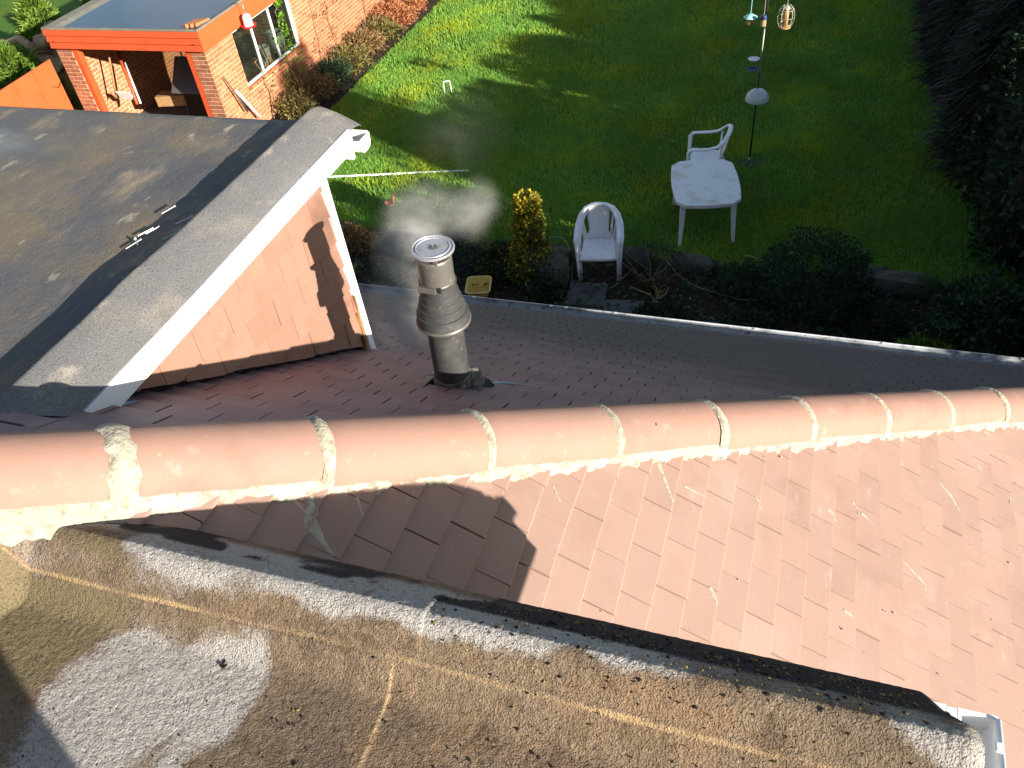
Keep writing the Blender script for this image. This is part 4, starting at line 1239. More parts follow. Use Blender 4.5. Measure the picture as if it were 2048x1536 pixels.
# ------------------------------------------------------------------ bird feeding station
px, py = -.688, 12.69
fp = thing('feeder_pole', (px, py, .01), 'tall thin bird feeding pole with clear dome baffle and two dishes', 'feeder pole')
mb = MB().lathe([(0, 0), (.19, 0), (.20, .012), (.175, .035), (.06, .055), (.03, .075), (0, .075)], (px, py, .012), 28); mb.build('base', MT['iron'], fp, smooth=R(40))
MB().tube([(px, py, .07), (px, py, .13)], .026, 12).build('base_clamp', MT['iron_grey'], fp, smooth=True)
lx = .012
MB().tube([(px, py, .1), (px + lx, py, 1.55)], .0125, 10).build('lower_pole', MT['iron'], fp, smooth=True)
MB().tube([(px + lx, py, 1.55), (px + 2 * lx, py, 2.22)], .0115, 10).build('upper_pole', MT['iron_grey'], fp, smooth=True)  # paler colour on this length stands in for sunlight on the pole
MB().tube([(px + 2 * lx, py, 2.22), (px + 3 * lx, py, 2.95)], .0125, 10).build('upper_pole', MT['iron'], fp, smooth=True)
prof = [(.178 * math.sin(a), .16 * math.cos(a) - .045) for a in np.linspace(.02, 1.62, 14)]
mb = MB().lathe(prof + [(r - .004, z) for r, z in prof[::-1]], (px + .02, py - .02, 1.165), 36); d_ = mb.build('baffle_dome', MT['dome'], fp, smooth=R(60)); tag(d_, 'cloudy clear plastic dome')
for z, m_, s_ in ((1.715, 'clear', 1), (1.56, 'blue_plastic', 1)):
    mb = MB().lathe([(0, 0), (.06, 0), (.085, .022), (.081, .022), (.058, .005), (0, .005)], (px - .085, py - .01, z), 24); mb.build('feeding_dish', MT[m_], fp, smooth=R(40))
    MB().tube([(px + lx, py, z + .012), (px - .03, py, z + .012)], .006, 6).build('dish_bracket', MT['iron'], fp)
top = Vector((px + 3 * lx, py, 2.72))
for dx, dy in ((-.22, -.02), (.27, -.04), (-.03, -.12)):
    MB().tube([top, top + Vector((dx * .5, dy * .5, .10)), top + Vector((dx, dy, .06)), top + Vector((dx * 1.02, dy * 1.02, -.02))], .005, 7).build('hook_arm', MT['iron'], fp, smooth=True)
# three hanging feeders
c0 = Vector((px + 3 * lx - .224, py - .02, 2.36))
f1 = thing('seed_feeder', c0 + Vector((0, 0, -.12)), 'small seed feeder with pale mint lid hanging left of the pole', 'bird feeder')
MB().lathe([(0, -.02), (.050, -.02), (.058, -.005), (.058, .012), (.052, .07), (0, .07)], c0 + Vector((0, 0, -.10)), 20).build('seed_cup', MT['seed'], f1, smooth=R(40))
MB().lathe([(0, .055), (.03, .05), (.095, .012), (.098, .004), (.09, .0), (0, .002)], c0 + Vector((0, 0, -.03)), 24).build('lid', MT['mint'], f1, smooth=R(40))
MB().tube([c0 + Vector((0, 0, .02)), c0 + Vector((.005, 0, .34))], .004, 6).build('hanger', MT['mint'], f1)
c0 = Vector((px + .30, py - .04, 2.20))
f2 = thing('caged_feeder', c0, 'egg shaped wire cage feeder with seed column, right of the pole', 'bird feeder')
MB().tube([c0 + Vector((0, 0, .03)), c0 + Vector((0, 0, .26))], .036, 14).build('seed_tube', MT['seed'], f2, smooth=True)
MB().lathe([(0, 0), (.075, .0), (.085, .012), (.07, .02), (0, .02)], c0, 20).build('tray', MT['seed'], f2, smooth=True)
MB().lathe([(0, .05), (.03, .045), (.05, .01), (.048, 0), (0, 0)], c0 + Vector((0, 0, .26)), 18).build('lid', MT['wire'], f2, smooth=True)
for k in range(9):
    a = k / 9 * 6.283
    pts_ = [c0 + Vector((math.cos(a) * .118 * math.sin(q) ** .8, math.sin(a) * .118 * math.sin(q) ** .8, .155 - .165 * math.cos(q))) for q in np.linspace(.35, 2.9, 9)]
    MB().tube(pts_, .0028, 5).build('cage_wire', MT['wire'], f2, smooth=True)
for z, r_ in ((.06, .095), (.155, .118), (.25, .092)):
    MB().tube([c0 + Vector((math.cos(a) * r_, math.sin(a) * r_, z)) for a in np.linspace(0, 6.283, 25)], .0028, 5, caps=False).build('cage_ring', MT['wire'], f2, smooth=True)
MB().tube([c0 + Vector((0, 0, .31)), c0 + Vector((.005, 0, .40)), c0 + Vector((-.01, 0, .50))], .004, 6).build('hanger', MT['wire'], f2)
c0 = Vector((px + .005, py - .13, 2.26))
f3 = thing('nut_feeder', c0, 'dark blue topped mesh nut feeder against the pole', 'bird feeder')
MB().lathe([(0, .15), (.035, .145), (.045, .11), (.045, .09), (0, .09)], c0, 18).build('lid', MT['blue_plastic'], f3, smooth=R(40))
MB().lathe([(0, 0), (.036, 0), (.036, .09), (0, .09)], c0, 14).build('nut_tube', MT['seed'], f3, smooth=R(40))
for k in range(4):
    MB().tube([c0 + Vector((math.cos(a) * .040, math.sin(a) * .040, .01 + k * .026)) for a in np.linspace(0, 6.283, 17)], .003, 5, caps=False).build('mesh_ring', MT['wire'], f3)
MB().tube([c0 + Vector((0, 0, .15)), top + Vector((-.03, -.12, -.01))], .004, 6).build('hanger', MT['wire'], f3)

# ------------------------------------------------------------------ small things on the lawn
mb = MB(); hx, hy = -6.79, 14.74
mb.tube([(hx, hy, -.02), (hx, hy, .27), (hx + .012, hy + .008, .30), (hx + .105, hy + .058, .30), (hx + .117, hy + .066, .27), (hx + .117, hy + .066, -.02)], .011, 8)
tag(mb.build('croquet_hoop', MT['white'], smooth=True), 'white croquet hoop standing at the edge of the sunlit grass', 'hoop')
mb = MB().tube([(-9.4, 10.9, .07), (-7.87, 11.247, .07), (-5.244, 11.841, .055)], .019, 8)
tag(mb.build('white_pole', MT['white'], smooth=True), 'long thin white pole lying across the lawn', 'pole')
mb = MB().tube([(-7.6, 10.9, .04), (-6.9, 10.45, .05), (-6.2, 10.15, .05), (-5.9, 10.0, .04)], .005, 5)
tag(mb.build('thin_wire', MT['hose'], smooth=True), 'thin pale wire trailing over the sunlit grass to the bed', 'wire')
# rusty ornament on a rod
sx, sy = -5.797, 10.01
so = thing('garden_stake', (sx, sy, 0), 'rusty metal bird bowl ornament on a thin rod', 'ornament')
MB().tube([(sx, sy, -.05), (sx - .02, sy, .44)], .007, 7).build('rod', MT['rust'], so, smooth=True)
mb = MB().lathe([(0, 0), (.045, .006), (.085, .035), (.092, .055), (.086, .055), (.04, .02), (0, .016)], (sx - .02, sy, .43), 20); mb.build('bowl', MT['rust'], so, smooth=R(50))
mb = MB().tube([(sx + .03, sy, .475), (sx + .055, sy, .52), (sx + .05, sy, .57), (sx + .075, sy, .60)], [.022, .032, .026, .012], 8).tube([(sx + .075, sy, .60), (sx + .10, sy, .585)], [.010, .003], 6).tube([(sx + .045, sy, .58), (sx + .035, sy, .63)], [.012, .003], 6)
mb.build('bird', MT['rust'], so, smooth=True)
# yellow washing up bowl
bo = thing('washing_up_bowl', (-3.87, 8.50, .12), 'yellow plastic washing up bowl just beyond the gutter', 'bowl', R(14))
def rrect(hx, hy, r, z, n=6):
    pts = []
    for cx, cy, a0 in ((hx - r, hy - r, 0), (-hx + r, hy - r, 90), (-hx + r, -hy + r, 180), (hx - r, -hy + r, 270)):
        for k in range(n + 1):
            a = R(a0 + 90 * k / n); pts.append(Vector((cx + r * math.cos(a), cy + r * math.sin(a), z)))
    return pts
rows = [rrect(.11, .14, .05, -.05), rrect(.160, .185, .06, .135), rrect(.176, .202, .07, .137), rrect(.176, .202, .07, .128)]
inn = [rrect(.155, .180, .058, .132), rrect(.105, .135, .05, -.042)]
seq = [rows[0], rows[1], rows[3], rows[2], inn[0], inn[1]]
n = len(rows[0]); vs = [p for r_ in seq for p in r_]; fs = [tuple(range(n - 1, -1, -1))]
for i in range(5): fs += [(i * n + k, i * n + (k + 1) % n, (i + 1) * n + (k + 1) % n, (i + 1) * n + k) for k in range(n)]
fs.append(tuple(5 * n + k for k in range(n)))
MB().add(vs, fs).build('basin', MT['yellow'], bo, smooth=R(35), local=True)
crumbs('leaf_litter', 7, lambda g: Vector((-3.87 + g.uniform(-.09, .09), 8.50 + g.uniform(-.1, .1), .085)), MT['l_dry'], bo, .003, .007, 8)
# blue glazed pot
po = thing('plant_pot', (-3.145, 8.70, .05), 'small pale blue rimmed plant pot in the dark bed', 'pot')
MB().lathe([(0, .01), (.075, .01), (.105, .15), (.118, .155), (.118, .168), (.098, .168), (.094, .12), (0, .12)], (-3.145, 8.70, .05), 26).build('pot_body', MT['blue_pot'], po, smooth=R(40))
MB().lathe([(0, .128), (.094, .126), (.094, .12)], (-3.145, 8.70, .05), 18, wob=.04).build('compost', MT['soil'], po)
crumbs('red_petals', 8, lambda g: Vector((-3.145 + g.gauss(.02, .03), 8.70 + g.gauss(0, .03), .185)), MT['red_plastic'], po, .004, .009, 9)
# hose
hp = [(-3.26, 9.55, .35), (-3.05, 9.62, .38), (-2.86, 9.50, .33), (-2.74, 9.2, .2), (-2.66, 9.0, .06), (-2.4, 8.92, .05), (-2.13, 9.0, .06), (-1.95, 9.3, .12), (-1.68, 9.70, .16), (-1.5, 9.6, .16), (-1.28, 9.35, .12), (-1.0, 9.18, .08), (-.62, 9.06, .07), (-.3, 9.02, .07), (-.12, 9.1, .12), (-.10, 9.35, .3), (-.25, 9.55, .34), (-.45, 9.62, .35)]
def smooth_path(P, k=6):
    P = [Vector(p) for p in P]; out = []
    for i in range(len(P) - 1):
        p0, p1, p2, p3 = P[max(i - 1, 0)], P[i], P[i + 1], P[min(i + 2, len(P) - 1)]
        for j in range(k):
            t = j / k
            out.append(.5 * ((2 * p1) + (p2 - p0) * t + (2 * p0 - 5 * p1 + 4 * p2 - p3) * t * t + (3 * p1 - p0 - 3 * p2 + p3) * t ** 3))
    return out + [P[-1]]
tag(MB().tube(smooth_path(hp), .0075, 6).build('garden_hose', MT['hose'], smooth=True), 'thin pale garden hose looping past the chairs and shrubs', 'hose')

# ------------------------------------------------------------------ rockery stones and slabs
def rock(c, r, seed, label, cat='stone', mat='stone', box=.5, name='rockery_stone'):
    bm = bmesh.new(); bmesh.ops.create_icosphere(bm, subdivisions=3, radius=1)
    for v in bm.verts:
        p = v.co; m_ = max(abs(p.x), abs(p.y), abs(p.z)); q = p * ((1 - box) + box / m_)
        k = .86 + .30 * float(fbm(p.x * 1.6 + seed, p.y * 1.6 + p.z * 2.1, 3, seed))
        v.co = Vector((c[0] + q.x * r[0] * k, c[1] + q.y * r[1] * k, c[2] + q.z * r[2] * k))
    me = bpy.data.meshes.new(name); bm.to_mesh(me); bm.free()
    return tag(obj(name, me, MT[mat], smooth=R(40)), label, cat, 'stones edging the lawn')
rock((-2.90, 9.0, .20), (.17, .36, .30), 3, 'tall mossy stone block left of the stacked chairs', box=.7)
rock((-1.93, 9.62, .10), (.24, .22, .14), 4, 'flat grey stone right of the stacked chairs')
rock((-6.55, 9.68, .10), (.26, .14, .14), 5, 'pale edging stone below the sunlit grass, far left')
rock((-5.55, 9.72, .08), (.22, .14, .12), 6, 'grey edging stone behind the steam')
rock((-4.75, 9.70, .10), (.30, .13, .13), 7, 'light flat stone seen through the steam')
rock((-1.15, 9.66, .09), (.32, .15, .13), 8, 'dark long stone behind the bare shrub')
rock((.95, 9.72, .10), (.40, .18, .14), 9, 'dark edging stone right of the big round shrub')
rock((1.55, 9.60, .12), (.42, .16, .16), 10, 'long dark stone at the right end of the lawn')
rock((1.30, 8.95, .08), (.14, .12, .10), 11, 'small pale stone lying in the right hand bed')
k = 0
for (x, y, a, lb) in ((-2.42, 8.75, .1, 'dark paving slab under the front legs of the chairs'), (-2.38, 8.20, .08, 'dark paving slab nearest the gutter'), (-2.40, 9.32, .12, 'dark paving slab beneath the stacked chairs'), (-1.86, 8.45, .1, 'dark paving slab right of the path'), (-.55, 8.25, .2, 'broken slab half sunk in the bed by the gutter')):
    mb = MB(); mb.box((0, 0, 0), (.52, .50, .06)); o = mb.build('paving_slab', MT['slab'], bevel=.008)
    o.location = (x, y, .075 if k != 2 else -.005); o.rotation_euler = (random.gauss(0, .015), random.gauss(0, .015), a); tag(o, lb, 'slab', 'paving slabs in the bed'); k += 1

# ------------------------------------------------------------------ plants in the bed
tp = thing('golden_topiary', (-3.25, 9.0, 0), 'golden privet clipped as a tiered spiral, sunlit at the top', 'topiary')
def tier(tt):
    return np.interp(tt, [0, .10, .30, .42, .46, .62, .70, .74, .86, .96, 1.0], [.26, .33, .33, .22, .14, .205, .205, .125, .155, .15, .09])
leaf_obj('foliage', [leaves(5200, spike((-3.25, 9.0, .1), tier, 1.28, 3), .045, 3, .6)], MT['l_goldgreen'], tp)
leaf_obj('foliage', [leaves(1300, spike((-3.25, 9.0, .12), lambda q: tier(q) * 1.08, 1.28, 8), .048, 4, .6), leaves(900, spike((-3.25, 9.0, 1.02), lambda q: tier(.70 + .3 * q) * 1.08, .38, 9), .048, 14, .6)], MT['l_gold'], tp)  # extra gold leaves at the top stand in for its sunlit crown
MB().tube([(-3.25, 9, 0), (-3.25, 9.0, 1.3)], [.03, .012], 7).build('stem', MT['bark'], tp)
shrub('dark_shrub', (-3.75, 9.05), (.38, .36, .34), 2600, .055, MT['l_dark'], 'dark leafy shrub left of the golden topiary', seed=21, mat2=MT['l_goldgreen'])
shrub('ivy_mound', (-2.98, 8.70), (.28, .30, .32), 2000, .05, MT['l_dark'], 'dark ivy growing over the mossy stone', seed=22)
bs = thing('bare_shrub', (-1.6, 9.1, 0), 'twiggy half bare shrub right of the stacked chairs', 'shrub')
stems((-1.58, 9.02, .05), 16, .55, .5, .013, 31, MT['twig'], bs, 'branch')
stems((-1.50, 8.85, .05), 9, .22, .40, .016, 32, MT['driftwood'], bs, 'branch')
leaf_obj('foliage', [leaves(2200, ball((-1.55, 9.22, .38), (.50, .40, .34), seed=5, clump=.45), .035, 33, .3)], MT['l_grass'], bs)
shrub('low_shrub', (-.48, 9.25), (.38, .32, .30), 2600, .040, MT['l_box'], 'small rounded shrub left of the big dome shrub', seed=41)
shrub('dome_shrub', (.42, 9.15), (.72, .62, .62), 8500, .048, MT['l_box'], 'large dome shaped evergreen shrub in the dark bed', seed=42, clump=.16, mat2=MT['l_dark'])
shrub('bed_plant', (1.15, 8.75), (.45, .35, .25), 1800, .07, MT['l_dark'], 'low dark ferny plant right of the dome shrub', seed=43, aspect=.3)
shrub('bed_plant', (1.75, 8.35), (.34, .24, .16), 1300, .05, MT['l_lime'], 'low yellowish green plant near the gutter, left of the leafy bush', seed=44)
shrub('leafy_bush', (2.35, 8.75), (.65, .55, .55), 3800, .085, MT['l_box'], 'broad leaved dark bush at the right edge of the bed', seed=45, aspect=.45)
shrub('bed_plant', (2.0, 8.05), (.28, .2, .18), 1000, .05, MT['l_lime'], 'small mossy green clump by the gutter on the right', seed=46)
shrub('bed_plant', (1.0, 8.05), (.38, .2, .16), 1200, .05, MT['l_box'], 'low green clump by the gutter below the dome shrub', seed=47)
shrub('bed_plant', (-.3, 8.45), (.42, .28, .14), 1100, .06, MT['l_dark'], 'flat dark ground plant between slab and dome shrub', seed=48)
shrub('bed_plant', (-1.35, 8.40), (.40, .30, .18), 1200, .06, MT['l_dark'], 'dark ground plant in front of the bare shrub', seed=49)
shrub('dry_plant', (-6.25, 9.35), (.50, .30, .26), 2400, .075, MT['l_dry'], 'brown dried perennial beside the white corner board', seed=50, aspect=.25)
shrub('dry_plant', (-4.30, 9.15), (.40, .34, .25), 1200, .06, MT['l_dark'], 'dim low plant behind the steam', seed=51, aspect=.3)
shrub('bed_plant', (-5.0, 8.75), (.40, .30, .2), 1000, .06, MT['l_dark'], 'dark low plant left of the yellow bowl', seed=52)
# rosette plant
rp = thing('rosette_plant', (-5.95, 8.72, .0), 'spiky green rosette plant in the dark soil by the corner board', 'plant')
mb = MB(); g = random.Random(4)
for k in range(16):
    a = k * 2.4; ln = g.uniform(.16, .27); el = g.uniform(.3, 1.0); d = Vector((math.cos(a) * math.cos(el), math.sin(a) * math.cos(el), math.sin(el))); s_ = Vector((-math.sin(a), math.cos(a), 0)) * .012; c = Vector((-5.95, 8.72, .06))
    mb.add([c - s_ * .5, c + d * ln * .5 - s_, c + d * ln - Vector((0, 0, .03)), c + d * ln * .5 + s_, c + s_ * .5], [(0, 1, 2, 3, 4)])
mb.build('leaf', MT['l_lime'], rp)
# scattered twigs and dead leaves over the bed
def litter(g):
    return Vector((g.uniform(-7, 3), g.uniform(7.4, 9.7), .10))
def flat_bits(name, n, gen, mat, size, seed, label):
    g = random.Random(seed); V = []; F_ = []; tn = []
    for i in range(n):
        p = gen(g); a = g.uniform(0, 6.28); s_ = size * g.uniform(.5, 1.4); u = Vector((math.cos(a), math.sin(a), g.uniform(-.3, .3))) * s_; v = Vector((-math.sin(a), math.cos(a), g.uniform(-.3, .3))) * s_ * .55
        V += [p - u, p + v, p + u, p - v]; tn += [g.uniform(-1, 1)] * 4
    o = obj(name, np_mesh(name, [tuple(v) for v in V], np.arange(len(V)).reshape(-1, 4), tn), mat)
    return tag(o, label, 'leaves', kind='stuff')
flat_bits('leaf_litter', 700, litter, MT['l_dry'], .022, 5, 'dead leaves scattered over the dark soil bed')
flat_bits('fallen_leaves', 90, lambda g: Vector((g.uniform(-8, 2.3), g.uniform(9.9, 20), .06)), MT['l_dry'], .025, 6, 'a few fallen leaves scattered on the lawn')
flat_bits('ground_cover', 5200, lambda g: Vector((g.uniform(-7.5, 3.2), g.uniform(7.2, 9.75), g.uniform(.06, .20))), MT['l_dark'], .035, 7, 'low dark ground cover spreading through the flower bed')

# ------------------------------------------------------------------ hedge on the right (shades the lawn)
def blades(n, c, r, h, ln, seed):
    """drooping grass-like sprays forming a conifer or grass clump"""
    g = np.random.default_rng(seed)
    t = g.random(n) ** .8; a = g.uniform(0, 6.283, n)
    prof = np.interp(t, [0, .15, .6, .9, 1], [.75, 1, .85, .5, .15])
    rad = prof * (1 - .55 * g.random(n) ** 2) * (.75 + .5 * fbm(a * 1.5, t * 6, 3, seed))
    P = np.stack([c[0] + np.cos(a) * rad * r[0], c[1] + np.sin(a) * rad * r[1], t * h], -1)
    O = np.stack([np.cos(a), np.sin(a), .55 + 0 * a], -1) + g.normal(size=(n, 3)) * .35
    O /= np.linalg.norm(O, axis=1)[:, None]
    L_ = ln * g.uniform(.5, 1.3, n)[:, None]
    mid = P + O * L_ * .55
    end = P + O * L_ + np.array([0, 0, -.35]) * L_
    s = np.cross(O, g.normal(size=(n, 3))); s /= np.linalg.norm(s, axis=1)[:, None]; wd = .010 * g.uniform(.6, 1.6, n)[:, None]
    V = np.stack([P - s * wd, P + s * wd, mid + s * wd * .9, mid - s * wd * .9, mid - s * wd * .9, mid + s * wd * .9, end + s * wd * .2, end - s * wd * .2], 1).reshape(-1, 3)
    return V, np.repeat(g.uniform(-1, 1, n), 8)
hedge = [(3.10, 10.6, .75, .85, 2.95, 'dark broadleaf hedge shrub nearest the house on the right', 'l_dark', 0),
         (3.05, 11.9, .80, .90, 2.95, 'dark broadleaf hedge shrub second along from the house', 'l_dark', 0),
         (2.98, 13.1, .85, .95, 2.8, 'drooping dark hedge plant below the ivy trunk', 'l_grass', 1),
         (3.15, 14.6, .85, .95, 2.8, 'dim broadleaf hedge shrub right behind the ivy trunk', 'l_dark', 0),
         (3.0, 15.7, .95, 1.05, 2.75, 'feathery dark hedge plant, middle of the right border', 'l_grass', 1),
         (2.95, 17.1, .95, 1.05, 2.7, 'feathery grey tufted hedge plant near the top right', 'l_grass', 1),
         (3.0, 18.6, 1.0, 1.1, 2.75, 'dark tufted hedge plant close to the top right corner', 'l_grass', 1),
         (3.0, 20.2, 1.0, 1.1, 3.0, 'dark tufted hedge plant at the top right corner', 'l_grass', 1),
         (3.1, 21.8, 1.1, 1.2, 3.0, 'tall dark hedge plant behind the lawn on the right', 'l_grass', 1),
         (3.2, 24.0, 1.1, 1.2, 3.2, 'last dark hedge plant far along the right border', 'l_dark', 0),
         (3.75, 7.95, 1.05, 1.05, 5.3, 'tall dark evergreen just outside the right edge', 'l_dark', 0),
         (3.9, 6.3, .85, .9, 3.1, 'clipped dark hedge by the house corner', 'l_dark', 0),
         (4.0, 5.1, .95, .95, 3.55, 'clipped dark hedge beside the house wall', 'l_dark', 0),
         (4.1, 4.0, .9, .9, 4.3, 'unseen tall dark hedge added level with the house eaves to shade the gutter', 'l_dark', 0),  # unseen plant, added to keep sun off the eaves gutter
         (3.7, 9.6, .9, .95, 3.2, 'dark hedge shrub beside the tall evergreen', 'l_dark', 0),
         (3.95, 8.9, .8, .9, 3.3, 'unseen dark shrub added close behind the tall evergreen to close a light gap', 'l_dark', 0)]  # unseen filler, added to stop light leaking onto the table
for i, (x, y, rx, ry, h, lb, m_, typ) in enumerate(hedge):
    t = thing('hedge_plant', (x, y, 0), lb, 'hedge', group='plants of the right hand hedge')
    ch = []
    if typ: ch.append(blades(9000, (x, y), (rx, ry), h, .45, 60 + i))
    V0 = leaves(5200 if typ == 0 else 2500, spike((x, y, .05), (lambda rr: (lambda q: rr * np.interp(q, [0, .2, .8, 1], [.9, 1, .85, .35])))(rx), h, 70 + i), .11 if typ == 0 else .09, 80 + i, .45)
    ch.append(V0)
    leaf_obj('foliage', ch, MT[m_], t)
    # solid core added to keep light from passing straight through
    MB().tube([(x, y, 0), (x, y, h * .5), (x, y, h * .92)], [rx * .62, rx * .70, rx * .35], 12).build('light_block_core', MT['timber_dark'], t, smooth=True)
# unseen board fence, added behind the hedge to block stripes of light
fe = thing('sun_block_fence', (4.35, 14, 0), 'unseen dark board fence added behind the right hand hedge to block light', 'fence')
yy_ = 4.0
fb_me = None
while yy_ < 25:
    if fb_me is None:
        fb_me = MB(); fb_me.box((0, 0, 0), (.022, .145, 2.25)); q0 = fb_me.build('fence_board', MT['timber_dark'], fe); fb_me = q0.data; q0.matrix_parent_inverse = fe.matrix_basis.inverted(); q0.location = (4.35, yy_, 1.125)
    else:
        q0 = bpy.data.objects.new('fence_board', fb_me); col.objects.link(q0); q0.parent = fe; q0.matrix_parent_inverse = fe.matrix_basis.inverted(); q0.location = (4.35 + random.uniform(-.004, .004), yy_, 1.125)
    yy_ += .149
# ivy covered trunk
it = thing('ivy_tree', (3.55, 14.3, 0), 'grey tree trunk wrapped in dark ivy at the right edge', 'tree')
MB().tube([(3.45, 14.3, 0), (3.40, 14.3, 1.2), (3.38, 14.25, 2.2), (3.42, 14.2, 3.1)], [.24, .20, .18, .15], 14).build('trunk', MT['bark'], it, smooth=True)
leaf_obj('foliage', [leaves(3200, spike((3.48, 14.28, .2), lambda q: .30 + .12 * np.sin(q * 9) ** 2, 2.7, 5), .08, 91, .7)], MT['l_dark'], it)
MB().tube([(3.38, 14.2, 2.55), (3.2, 14.1, 2.75), (3.05, 14.05, 2.72), (2.98, 14.0, 2.62)], [.028, .02, .015, .008], 7).tube([(3.2, 14.1, 2.75), (3.16, 14.2, 2.95), (3.2, 14.3, 3.1)], [.018, .012, .006], 6).build('broken_branch', MT['driftwood'], it, smooth=True)

# ------------------------------------------------------------------ garage
GX1, GX0, GY0, GY1 = -9.97, -13.22, 12.05, 22.0
ZT = GZ - 4.605                                  # top of the roof edge above the ground
gar = thing('garage', ((GX0 + GX1) / 2, GY0, 0), 'brick garage with red boards, open front and a puddle on its flat roof', 'garage')
# brick walls: mortar core with bricks as pieces
def core(name, a, b, label=None):
    mb = MB(); mb.bx(a, b); o = mb.build(name, MT['joint'], gar)
    if label: tag(o, label)
    return o
WT = .215
ZB = ZT - .34
wy0, wy1, wz0, wz1 = 12.955, 15.01, GZ - 6.03, GZ - 5.0           # window opening in the side wall
side_parts = MB()
side_parts.bx((GX1 - WT, GY0 + .006, 0), (GX1 - .006, wy0, ZB)).bx((GX1 - WT, wy1, 0), (GX1 - .006, GY1, ZB)).bx((GX1 - WT, wy0, 0), (GX1 - .006, wy1, wz0 - .06)).bx((GX1 - WT, wy0, wz1 + .01), (GX1 - .006, wy1, ZB))
sidew = side_parts.build('side_wall', MT['joint'], gar)
PL = .35
lp = core('front_pier', (GX0, GY0 + .006, 0), (GX0 + PL, GY0 + WT, ZB))
rp_ = core('front_pier', (GX1 - WT - .08, GY0 + .006, 0), (GX1 - WT - .001, GY0 + WT, ZB))
inl = core('inner_wall', (GX0, GY0 + WT + .001, 0), (GX0 + .10, GY1, ZB))
bkw = core('back_wall', (GX0 + .101, GY0 + 3.2, 0), (GX1 - WT - .001, GY0 + 3.3, ZB))
bl, bh, bt = .215, .065, .0105
brick_me = {}
def brick_mesh(l, d, key):
    if key not in brick_me:
        b_ = []
        for k in range(4):
            mb = MB(); j = lambda: random.uniform(-.0015, .0015)
            hx, hy, hz = l / 2, d / 2, bh / 2
            vs = [(sx * hx + j(), sy * hy, sz * hz + j()) for sx, sy, sz in ((-1,-1,-1),(1,-1,-1),(1,1,-1),(-1,1,-1),(-1,-1,1),(1,-1,1),(1,1,1),(-1,1,1))]
            me = bpy.data.meshes.new('brick'); me.from_pydata(vs, [], [(0,3,2,1),(4,5,6,7),(0,1,5,4),(1,2,6,5),(2,3,7,6),(3,0,4,7)]); me.update(); b_.append((me, vs))
        brick_me[key] = b_
    return brick_me[key]
def lay_bricks(parent, axis, plane, a0, a1, z0, z1, face, holes, limit, mat, mat2=None, vis=True):
    """axis 'y': wall runs along y at x=plane, facing +-x"""
    spots = []
    r_ = 0; z = z0
    while z + bh <= z1 + .02:
        off = (bl + .010) / 2 if r_ % 2 else 0
        a = a0 - off
        while a < a1 - .02:
            s, e = max(a, a0), min(a + bl, a1)
            if e - s > .04:
                zc = z + bh / 2; ac = (s + e) / 2
                segs = [(s, e)]
                for (h0, h1, hz0, hz1) in holes:
                    if hz0 < zc < hz1:
                        ns = []
                        for q0, q1 in segs:
                            if q1 <= h0 or q0 >= h1: ns.append((q0, q1))
                            else:
                                if h0 - q0 > .03: ns.append((q0, h0))
                                if q1 - h1 > .03: ns.append((h1, q1))
                        segs = ns
                for q0, q1 in segs: spots.append(((q0 + q1) / 2, q1 - q0, zc))
            a += bl + .010
        z += bh + .010; r_ += 1
    def pos(ac, zc): return Vector((plane, ac, zc)) if axis == 'y' else Vector((ac, plane, zc))
    seen = [s for s in spots if in_frame(pos(s[0], s[2]), 5)]
    seen.sort(key=lambda s: (pos(s[0], s[2]) - Vector((0, 0, GZ))).length)
    ids = {id(s) for s in seen[:limit]}
    rest = MB(); tn = []
    for s in spots:
        ac, l, zc = s
        key = (round(l, 2), axis)
        me, vs = random.choice(brick_mesh(round(l, 2), .030, key))
        M = Matrix.Translation(pos(ac, zc) + Vector((random.uniform(-.0015, .0015) - face * 0, 0, 0)))
        inward = -.015 * face + .0005 + random.uniform(-.001, .0015)
        if axis == 'y': M = Matrix.Translation(pos(ac, zc) + Vector((inward, 0, 0))) @ Matrix.Rotation(R(90), 4, 'Z')
        else: M = Matrix.Translation(pos(ac, zc) + Vector((0, inward, 0)))
        mm = mat2 if (mat2 and random.random() < .35) else mat
        if id(s) in ids:
            o = bpy.data.objects.new('brick', me); col.objects.link(o)
            if not me.materials: me.materials.append(mm)
            o.parent = parent; o.matrix_basis = M
        else:
            rest.add([M @ Vector(v) for v in vs], [(0,3,2,1),(4,5,6,7),(0,1,5,4),(1,2,6,5),(2,3,7,6),(3,0,4,7)]); tn += [random.uniform(-1, 1)] * 8
    if rest.v:
        me = bpy.data.meshes.new('more_bricks'); me.from_pydata([tuple(v) for v in rest.v], [], rest.f); me.update()
        at = me.attributes.new('tint', 'FLOAT', 'POINT'); at.data.foreach_set('value', np.array(tn, np.float32))
        o = obj('more_bricks', me, mat, parent); o['kind'] = 'stuff'
lay_bricks(sidew, 'y', GX1, GY0, GY1 - .5, .02, ZB, 1, [(wy0 - .01, wy1 + .01, wz0 - .07, wz1 + .01)], 300, MT['brick'])
lay_bricks(lp, 'x', GY0, GX0, GX0 + PL, .02, ZB, -1, [], 100, MT['brick_dark'], None)
lay_bricks(rp_, 'x', GY0, GX1 - WT - .08, GX1 - .002, .02, ZB, -1, [], 100, MT['brick_dark'], None)
lay_bricks(inl, 'y', GX0 + .103, GY0 + WT, GY0 + 3.2, .02, ZB, 1, [], 140, MT['brick'])
lay_bricks(bkw, 'x', GY0 + 3.197, GX0 + .12, GX1 - WT, .02, ZB, -1, [], 60, MT['brick_dark'])
mb = MB(); mb.bx((GX0 + .11, GY0 + .01, .004), (GX1 - WT - .01, GY0 + 3.19, .065)); mb.build('garage_floor', MT['slab'], gar)
